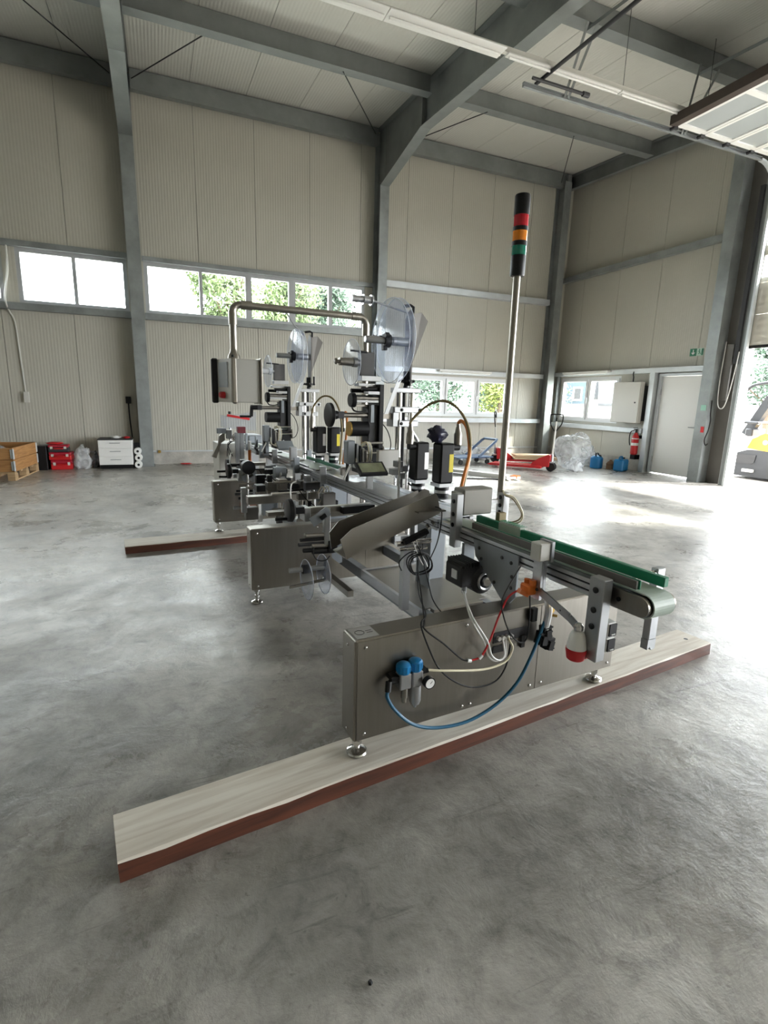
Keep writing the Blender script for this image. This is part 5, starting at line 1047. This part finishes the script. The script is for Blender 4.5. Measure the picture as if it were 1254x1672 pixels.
# drawer unit with bits on top
dr = thing('drawer_unit', 'white three drawer unit on a black plinth by the column', 'drawers', (-1.09, 10.88, 0), -.02)
MB().box(0, .57, .02, .46, .07, .53, .003).build('carcass', M_WHITE, dr, smooth=False); MB().box(.01, .56, .03, .44, 0, .07).build('plinth', M_BLACK, dr, smooth=False)
MB().box(-.005, .575, .0, .465, .53, .548).build('top_board', M_DARK, dr, smooth=False)
for z in (.078, .232, .386):
    d = MB().box(.004, .566, .0, .02, z, z + .142, .003).build('drawer', M_WHITE, dr, smooth=False); m = MB(); m.box(.19, .37, -.018, -.010, z + .085, z + .097); m.box(.20, .208, -.010, .0, z + .085, z + .097); m.box(.352, .36, -.010, .0, z + .085, z + .097); m.build('drawer_handle', M_ALU, d, smooth=False)
tag(crumple('glove', (-.80, 11.02, .575), (.08, .05, .022), M_WHITE, None, .4, 2.5, seed=11, flat=False), 'white work glove on top of the drawer unit', 'glove')
tag(crumple('rag', (-.62, 11.0, .570), (.06, .05, .018), M_REDP, None, .4, 2.5, seed=12, flat=False), 'dark red rag on top of the drawer unit', 'cloth')
for z, x, lb in ((.065, -.435, 'white tape roll at the bottom of the stack by the column'), (.195, -.425, 'white tape roll in the middle of the stack by the column'), (.32, -.435, 'white tape roll topmost of the stack by the column')):
    t = thing('film_roll', lb, 'roll', (x, 10.87, z), 0, 'white rolls by the column'); MB().lathe((0, 0, 0), (0, .16, 0), [(0, .022), (0, .060), (.02, .064), (.98, .064), (1, .060), (1, .022)], 22).build('roll', M_WHITE, t); MB().cyl((0, -.001, 0), (0, .161, 0), .023, n=14).build('roll_core', M_BLACK, t)
tag(MB().box(-.50, -.40, 11.05, 11.09, 0, .46).build('black_board', M_BLACK, smooth=False), 'narrow black board leaning behind the white rolls', 'board')
t = thing('wall_socket', 'small black socket box with cable above the drawer unit', 'socket'); MB().box(-.60, -.51, 11.38, 11.448, 1.19, 1.32, .004).build('socket_body', M_BLACK, t, smooth=False); MB().tube([(-.555, 11.40, 1.19), (-.55, 11.38, .9), (-.53, 11.36, .55), (-.52, 11.36, .30)], .012, 8, 4).build('socket_cable', M_BLACK, t)
t = thing('wall_socket', 'grey socket at the end of a bent conduit above the crate', 'socket'); MB().box(-2.25, -2.17, 11.38, 11.448, 1.17, 1.36, .004).build('socket_body', M_LGREY, t, smooth=False); MB().tube([(-2.22, 11.43, 1.36), (-2.24, 11.43, 2.0), (-2.26, 11.43, 2.55), (-2.32, 11.41, 2.72), (-2.33, 11.30, 2.82), (-2.33, 11.30, 3.0), (-2.27, 11.38, 3.4), (-2.26, 11.40, 3.85)], .014, 8, 4).build('conduit', M_LGREY, t)
tag(MB().cyl((-.06, 11.40, .255), (-.06, 11.445, .255), .03, n=14).build('pipe_stub', M_BRASS), 'small brass pipe stub low on the wall by the column', 'pipe')
tag(crumple('rag', (.42, 11.30, .018), (.10, .04, .014), M_REDP, None, .4, 2.5, seed=13), 'dark red rag on the floor under the strip window wall', 'cloth')

# ---- right hand back corner
# blue trolley
tr = thing('platform_trolley', 'blue platform trolley with folding handle under the three pane window', 'trolley', (6.58, 10.4, 0), math.radians(5))
M_TBLUE = mat('blue_grey_paint', (.06, .11, .20), .4)
MB().box(-.55, .45, -.28, .28, .15, .18, .01).build('platform', M_TBLUE, tr, smooth=False)
for x in (-.42, .33):
    for y in (-.2, .2):
        c_ = MB().cyl((x, y - .018, .058), (x, y + .018, .058), .055, n=16).build('castor', M_RUBBER, tr); MB().box(x - .03, x + .03, y - .03, y + .03, .115, .148).build('castor_fork', M_GALV, c_, smooth=False)
m = MB(); m.tube([(.05, -.25, .18), (.50, -.25, .52), (.56, -.22, .56), (.56, .22, .56), (.50, .25, .52), (.05, .25, .18)], .03, 10); m.build('push_handle', M_TBLUE, tr)
# pallet jack
def pallet_jack(name, label, loc, rz, red, lean, ax=(0, 1, 0)):
    j = thing(name, label, 'pallet jack', loc, rz, 'hand pallet trucks')
    # local: forks run along +x, tiller at x = 0
    for y in (-.19, .05): m = MB(); m.prism([(.05, .06), (1.15, .05), (1.22, .07), (1.15, .10), (.05, .11)], 1, y, y + .15); m.build('fork', red, j, smooth=False)
    MB().prism([(-.10, .10), (.26, .10), (.26, .16), (.10, .28), (-.08, .36), (-.12, .34)], 1, -.14, .14).build('jack_body', red, j, smooth=False)
    for y in (-.09, .03): MB().cyl((-.13, y, .095), (-.13, y + .055, .095), .092, n=22).build('steer_wheel', M_RUBBER, j)
    for y in (-.125, .105): MB().cyl((1.08, y, .04), (1.08, y + .05, .04), .038, n=12).build('fork_roller', M_LGREY, j)
    m = MB(); m.box(-.19, -.07, -.11, .11, .185, .215); m.cyl((-.13, 0, .20), (-.13, 0, .36), .035, n=12); m.build('pump', M_ALUL, j)
    a = Vector((-.13, 0, .33)); bpt = a + Vector((-lean, 0, .72))
    MB().cyl(a, bpt, .020, n=12).build('tiller', M_LGREY, j)
    d = (bpt - a).normalized(); y_ = Vector(ax)
    loop = [a + d * .50, a + d * .58 + y_ * -.06, a + d * .68 + y_ * -.115, a + d * .82 + y_ * -.125, a + d * .86 + y_ * -.10, a + d * .86 + y_ * .10, a + d * .82 + y_ * .125, a + d * .68 + y_ * .115, a + d * .58 + y_ * .06, a + d * .50]
    MB().tube(loop, .013, 8, 4).build('loop_handle', M_RUBBER, j)
    MB().bar(a + d * .62, a + d * .80, .015, .02).build('release_lever', M_BLACK, j, smooth=False)
    return j
pallet_jack('pallet_jack', 'red hand pallet jack with upright tiller beside the plastic heap', (7.52, 8.93, 0), math.radians(128), M_REDP, .02, (.95, .3, 0))
pallet_jack('pallet_jack', 'red hand pallet jack carrying plywood, tiller behind the signal tower', (7.42, 10.42, 0), math.radians(-25), M_REDP, .05, (.3, .95, 0))
# timber, plywood and packing on the floor
for k, (x, y, z, rz, L, w, h) in enumerate(((8.12, 10.10, .118, -.44, 1.0, .60, .03), (8.14, 10.08, .150, -.52, .95, .52, .03), (8.10, 10.10, .182, -.38, .9, .45, .03))):
    o = MB().box(-L / 2, L / 2, -w / 2, w / 2, 0, h).build('plywood_sheet', M_PLY, smooth=False); o.location = (x, y, z); o.rotation_euler = (0, 0, rz); tag(o, ('bottom plywood sheet of the pile behind the red pallet jack', 'middle plywood sheet of the pile behind the red pallet jack', 'narrow plywood sheet on top of the pile')[k], 'plywood', 'plywood sheets')
tag(crumple('packing_film', (6.95, 11.08, .12), (.50, .20, .20), M_BAG, None, .5, 2.0, 30, 18, 21), 'low heap of clear packing film under the three pane window', 'plastic film')
tag(crumple('packing_film', (8.58, 9.32, .36), (.36, .32, .42), M_BAG, None, .35, 1.7, 40, 28, 23), 'big heap of clear plastic film beside the red pallet jack', 'plastic film')
tag(crumple('packing_film', (9.25, 9.52, .18), (.17, .22, .24), M_BAG, None, .4, 1.9, 32, 20, 25), 'smaller heap of clear plastic film behind the blue canister', 'plastic film')
tag(crumple('packing_film', (8.20, 8.82, .10), (.17, .16, .16), M_BAG, None, .45, 2.0, 32, 20, 27), 'loose clear plastic film spilling towards the pallet jack wheels', 'plastic film')
# flat aluminium strips on the floor
def strip(x0, y0, x1, y1, w, h, label, m):
    d = Vector((x1 - x0, y1 - y0, 0)); o = MB().box(0, d.length, -w / 2, w / 2, 0, h).build('metal_profile', m, smooth=False); o.location = (x0, y0, 0); o.rotation_euler = (0, 0, math.atan2(d.y, d.x)); return tag(o, label, 'metal profile')
s_ = strip(5.25, 9.4, 6.10, 7.95, .16, .07, 'long pale metal profile with an orange end on the floor', M_WHITE)
MB().box(1.55, 1.682, -.081, .081, 0, .072).build('end_cap', M_ORANGE2, s_, smooth=False)
strip(4.55, 9.6, 5.35, 8.55, .05, .05, 'thin grey metal profile lying beside the orange ended one', M_ALU)
t = thing('floor_bracket', 'pale metal bracket lying by the orange ended profile', 'bracket', (5.70, 7.95, 0), -.1); m = MB(); m.box(0, .42, 0, .05, .02, .06); m.box(.12, .16, -.1, .15, 0, .02); m.box(.30, .34, -.1, .15, 0, .02); m.box(.12, .16, -.02, .07, .02, .08); m.build('bracket_bar', M_WHITE, t, smooth=False)
strip(5.1, 8.25, 5.70, 8.02, .03, .025, 'short dark rod lying by the pale bracket', M_DARK)

# canisters, jug, extinguisher
def canister(label, x, y, rz, s=1.0):
    t = thing('canister', label, 'canister', (x, y, 0), rz, 'blue canisters')
    MB().box(-.15 * s, .15 * s, -.11 * s, .11 * s, 0, .26 * s, .028).build('canister_body', M_BLUEK, t, smooth=False)
    m = MB(); m.tube([(-.11 * s, 0, .25 * s), (-.10 * s, 0, .305 * s), (.02 * s, 0, .31 * s), (.04 * s, 0, .255 * s)], .018 * s, 8, 3); m.build('canister_handle', M_BLUEK, t)
    MB().cyl((.10 * s, 0, .255 * s), (.10 * s, 0, .295 * s), .030 * s, n=14).build('canister_cap', M_BLACK, t)
    for dx in (-.07, .03): MB().box(dx * s, (dx + .05) * s, -.116 * s, -.108 * s, .04 * s, .22 * s).build('canister_rib', M_BLUEK, t, smooth=False)
t = thing('canister', 'round blue drum shaped canister beside the plastic heap', 'canister', (9.10, 9.08, 0), .4, 'blue canisters')
MB().lathe((0, 0, 0), (0, 0, .29), [(0, .12), (.06, .135), (.8, .135), (.93, .10), (1, .05)], 22).build('canister_body', M_BLUEK, t); MB().tube([(-.08, 0, .27), (-.06, 0, .33), (.06, 0, .33), (.08, 0, .27)], .014, 8, 3).build('canister_handle', M_DARK, t); MB().cyl((0, -.06, .27), (0, -.075, .30), .03, n=12).build('canister_cap', M_BLACK, t)
canister('square blue canister beside the fire extinguisher', 9.28, 8.55, .35, 1.0)
tag(MB().lathe((9.30, 8.86, 0), (9.30, 8.86, .21), [(0, .085), (.6, .09), (.8, .06), (.85, .03), (1, .03)], 16).build('brown_jug', M_CARD), 'brown jug between the two blue canisters', 'jug')
ex = thing('fire_extinguisher', 'red fire extinguisher hanging below the grey wall cabinet', 'extinguisher', (9.56, 8.50, .36), 0)
MB().lathe((0, 0, .0), (0, 0, .48), [(0, .055), (.05, .075), (.78, .075), (.92, .045), (1, .025)], 22).build('cylinder', M_RED, ex); MB().cyl((0, 0, .20), (0, 0, .26), .0757, n=22, cap=False).build('instruction_band', M_WHITE, ex); MB().cyl((0, 0, .34), (0, 0, .36), .0757, n=22, cap=False).build('instruction_band', M_WHITE, ex)
m = MB(); m.cyl((0, 0, .48), (0, 0, .54), .022, n=10); m.box(-.07, .03, -.012, .012, .54, .56); m.box(-.09, .02, -.012, .012, .575, .59); m.build('valve_head', M_BLACK, ex, smooth=False)
MB().tube([(-.02, .03, .52), (-.05, .09, .50), (-.06, .11, .40), (-.06, .10, .28), (-.05, .085, .20)], .011, 8, 5).build('hose', M_RUBBER, ex)
MB().box(.06, .185, -.03, .03, .35, .42).build('wall_hook', M_BLACK, ex, smooth=False); MB().box(-.03, .12, -.06, .06, -.10, .0).build('foot_holder', M_BLACK, ex, smooth=False)
wc = thing('wall_cabinet', 'plain grey steel wall cabinet beside the end window', 'cabinet', (9.50, 8.46, 1.04)); MB().box(0, .10, 0, .74, 0, .88, .006).build('cabinet_body', M_LGREY, wc, smooth=False); MB().box(-.022, -.002, .005, .735, .005, .875, .004).build('cabinet_door', M_LGREY, wc, smooth=False); MB().cyl((-.034, .10, .44), (-.022, .10, .44), .016, n=12).build('cabinet_lock', M_DARK, wc)
MB().tube([(.07, .30, .88), (.07, .30, .98), (.07, .32, 1.05), (.08, .32, 1.10)], .012, 8).build('conduit', M_DARK, wc)
MB().box(.1, .24, .02, .72, .05, .8).build('mounting_box', M_DARK, wc, smooth=False)
# green escape sign: arrow tile and running figure tile
M_SGN = mat('sign_green', (.01, .16, .08), .5)
sg = thing('escape_sign', 'green escape sign with arrow and running figure above the white door', 'sign', (9.742, 7.62, 2.40))
MB().box(0, .006, -.14, .0, 0, .14).build('arrow_tile', M_SGN, sg, smooth=False); MB().box(0, .006, -.285, -.145, 0, .14).build('figure_tile', mat('sign_pale_green', (.45, .62, .52), .5), sg, smooth=False)
m = MB(); m.box(-.002, 0, -.079, -.061, .05, .12); m.prism([(-.112, .065), (-.028, .065), (-.07, .02)], 0, -.002, 0); m.build('arrow_mark', M_WHITE, sg, smooth=False)
m = MB(); m.box(-.002, 0, -.28, -.245, .01, .13); m.cyl((-.002, -.20, .115), (0, -.20, .115), .012, n=10); m.bar((-.001, -.20, .10), (-.001, -.21, .06), .016, .002, (1, 0, 0)); m.bar((-.001, -.21, .06), (-.001, -.185, .035), .011, .002, (1, 0, 0)); m.bar((-.001, -.21, .06), (-.001, -.235, .03), .011, .002, (1, 0, 0)); m.bar((-.001, -.20, .09), (-.001, -.17, .08), .009, .002, (1, 0, 0)); m.build('figure_mark', M_SGN, sg, smooth=False)
tag(MB().lathe((.395, .93, 0), (.395, .93, .008), [(0, .006), (.6, .006), (1, .004)], 6).build('steel_nut', M_DARK), 'tiny dark steel nut lying on the open floor', 'nut')

# ================================================================== OUTDOORS, SEEN THROUGH THE OPENINGS
M_YARD = mat('sunlit_paving', (.30, .28, .25), .8, 0, .12, 1.5)
M_GRASS = mat('pale_gravel_yard', (.46, .45, .40), .9, 0, .15, .8)
m = MB(); m.box(XG + .2, 40, -30, 12, -.25, -.06); tag(m.build('yard', M_YARD, smooth=False), 'pale sunlit paving outside the gate', 'yard', kind='structure')
m = MB(); m.box(-60, 60, YB + .3, 80, -.3, -.1); tag(m.build('meadow', M_GRASS, smooth=False), 'pale gravel ground behind the hall', 'ground', kind='structure')
M_LEAF = mat('bright_green_leaves', (.095, .135, .050), .6, 0, .35, 1.2); M_LEAF2 = mat('blue_green_leaves', (.06, .10, .065), .6, 0, .35, 1.2); M_BARK = mat('bark', (.09, .06, .04), .9)
def tree(name, label, x, y, h, rx, rz_, m, n, seed, ls=.22, group='trees behind the hall', zlow=.25):
    rnd = random.Random(seed); t = thing(name, label, 'tree', (x, y, -.1), 0, group)
    k = MB(); k.lathe((0, 0, 0), (0, 0, h * .7), [(0, .16), (.4, .11), (1, .04)], 8)
    for q in range(6):
        a = q * 1.05 + seed; z = h * (.3 + .07 * q); k.cyl((0, 0, z), (rx * .7 * math.cos(a), rx * .7 * math.sin(a), z + h * .18), .05, .015, 6)
    k.build('trunk', M_BARK, t)
    vs = []; fs = []; zc = h * (1 + zlow) / 2; hz = h * (1 - zlow) / 2
    blobs = [(rnd.uniform(-.55, .55) * rx, rnd.uniform(-.55, .55) * rx, zc + rnd.uniform(-.6, .6) * hz, rnd.uniform(.35, .6)) for _ in range(14)]
    for i in range(n):
        b = blobs[rnd.randrange(14)]; d = Vector((rnd.gauss(0, 1), rnd.gauss(0, 1), rnd.gauss(0, 1))).normalized() * (rnd.random() ** .4)
        c = Vector((b[0] + d.x * rx * b[3], b[1] + d.y * rx * b[3], b[2] + d.z * hz * b[3] * .9))
        a1 = Vector((rnd.gauss(0, 1), rnd.gauss(0, 1), rnd.gauss(0, 1))).normalized(); a2 = a1.orthogonal().normalized(); s = ls * rnd.uniform(.6, 1.3)
        j = len(vs); vs += [c - a1 * s, c + a2 * s * .45, c + a1 * s, c - a2 * s * .45]; fs.append((j, j + 1, j + 2, j + 3))
    tag(MB().add(vs, fs).build('foliage', m, t, smooth=False, fix=False), kind='stuff')
tree('tree', 'bright leafy tree at the edge of the strip window', 2.6, 22, 7.6, 1.6, 0, M_LEAF, 6500, 1, .12)
tree('tree', 'bright green tree filling the third strip window pane', 5.6, 26, 9.0, 2.0, 0, M_LEAF, 9000, 2, .12)
tree('tree', 'blue green tree behind the fourth strip window pane', 8.6, 30, 10.2, 2.4, 0, M_LEAF2, 11000, 3, .13)
tree('tree', 'bushy green tree behind the last strip window pane', 10.4, 24, 8.4, 2.0, 0, M_LEAF, 9000, 4, .12)
tree('tree', 'low blue green tree seen through the low window', 13.6, 25, 4.6, 1.9, 0, M_LEAF2, 5000, 5, .12, zlow=.1)
tree('tree', 'yellow green shrub seen through the low window', 15.4, 22, 3.4, 1.1, 0, mat('yellow_green_leaves', (.14, .17, .03), .6, 0, .3, 1.2), 2600, 6, .10, zlow=.05)
tree('tree', 'tall blue green tree seen through the low window', 17.8, 26, 5.0, 2.2, 0, M_LEAF2, 6000, 7, .12, zlow=.1)
tree('tree', 'broad green tree seen through the right low pane', 22.3, 27.5, 5.0, 2.1, 0, M_LEAF, 6000, 8, .12, zlow=.1)
tree('tree', 'dark leafy tree behind the yellow loader', 27.0, 16.5, 5.6, 2.0, 0, M_LEAF2, 5000, 9, .13, 'trees beyond the yard')
# house with tiled roof beyond the end window
hs = thing('house', 'white house with a dark tiled roof beyond the end window', 'house', (26.5, 27.0, -.55), math.radians(-42))
MB().box(-2.2, 5, 0, 7, 0, 2.3).build('house_wall', M_WHITE, hs, smooth=False)
M_TILE = panel_mat('grey_roof_tiles', (.035, .036, .042), 2, .22, 1.0, .2)
m = MB(); m.prism([(-.7, 1.9), (3.5, 5.4), (7.7, 1.9), (7.7, 2.1), (3.5, 5.65), (-.7, 2.1)], 0, .05, 5.5); m.build('house_roof', M_TILE, hs, smooth=False)
dm = MB().prism([(-2.1, 2.0), (-.5, 2.0), (-.5, 3.3), (-1.3, 3.9), (-2.1, 3.3)], 1, -.2, 2.6).build('dormer', mat('blue_grey_slate', (.035, .055, .075), .6), hs, smooth=False); MB().box(-1.55, -.95, -.28, -.2, 2.2, 3.1).build('dormer_window', M_WHITE, dm, smooth=False); MB().box(-1.45, -1.05, -.30, -.28, 2.3, 3.0).build('dormer_pane', M_DARK, dm, smooth=False)

# compact yellow loader parked outside the gate
M_YELP = mat('yellow_paint', (.50, .27, .005), .35); M_GUN = mat('gunmetal_paint', (.025, .027, .032), .45, .2)
ld = thing('compact_loader', 'yellow and black compact loader parked outside the gate', 'loader', (11.5, 7.62, -.06), 0)
# local: x away from the hall, y negative towards the front of the machine
MB().prism([(.05, .06), (-.10, .55), (-.30, .62), (-2.2, .62), (-2.2, .06)], 0, .0, 1.1).build('chassis', M_GUN, ld, smooth=False)
MB().prism([(-.03, .33), (-.13, .52), (-.52, .52), (-.50, .36), (-.44, .33)], 0, -.02, .0).build('side_recess', M_DARK, ld, smooth=False)
MB().prism([(-.12, .62), (-.18, .70), (-.62, .66), (-1.2, .58), (-1.2, .62)], 0, .05, 1.05).build('floor_pan', M_WHITE, ld, smooth=False)
MB().prism([(-.30, .66), (-.38, .86), (-.62, .98), (-2.1, 1.02), (-2.1, .62), (-.70, .62)], 0, -.01, 1.05).build('engine_hood', M_YELP, ld, smooth=False)
m = MB(); m.cyl((-.02, -.66, .80), (-.012, -.66, .80), .05, n=16); m.build('hood_emblem', M_LGREY, ld)
MB().box(-.012, -.009, -.86, -.74, .74, .84).build('hood_mark', M_ORANGE2, ld, smooth=False)
MB().bar((.35, -.02, .92), (.35, -.42, 1.72), .18, .14, (1, 0, 0)).build('control_column', M_GUN, ld, smooth=False); MB().box(.15, .60, -.26, -.10, .90, 1.06, .02).build('seat_base', M_GUN, ld, smooth=False); MB().bar((.1, -.10, 1.24), (.1, -.40, 1.16), .02, .02).build('control_lever', M_ALUL, ld, smooth=False); MB().box(.05, .6, -.40, -.10, 1.16, 1.22, .02).build('arm_rest', M_GUN, ld, smooth=False)
for x in (.02, .95): MB().tube([(x, .12, 1.30), (x, .08, 1.60), (x, -.08, 1.86), (x, -.40, 2.00), (x, -1.6, 2.06), (x, -1.75, 1.9), (x, -1.8, 1.02)], .032, 10, 4).build('roll_bar', M_GUN, ld)
for k_ in range(7): MB().bar((.02, -.35 - k_ * .16, 2.0 + .006 * k_), (.95, -.35 - k_ * .16, 2.0 + .006 * k_), .05, .02).build('canopy_slat', M_GUN, ld, smooth=False)
MB().tube([(-.03, .06, 1.40), (-.07, .02, 1.30), (-.09, -.03, 1.32), (-.10, -.10, 1.52), (-.03, -.02, 1.62)], .012, 8, 3).build('mirror_arm', M_GUN, ld)
MB().box(-.06, .3, -.52, -.30, .16, .22).build('step', M_LGREY, ld, smooth=False)
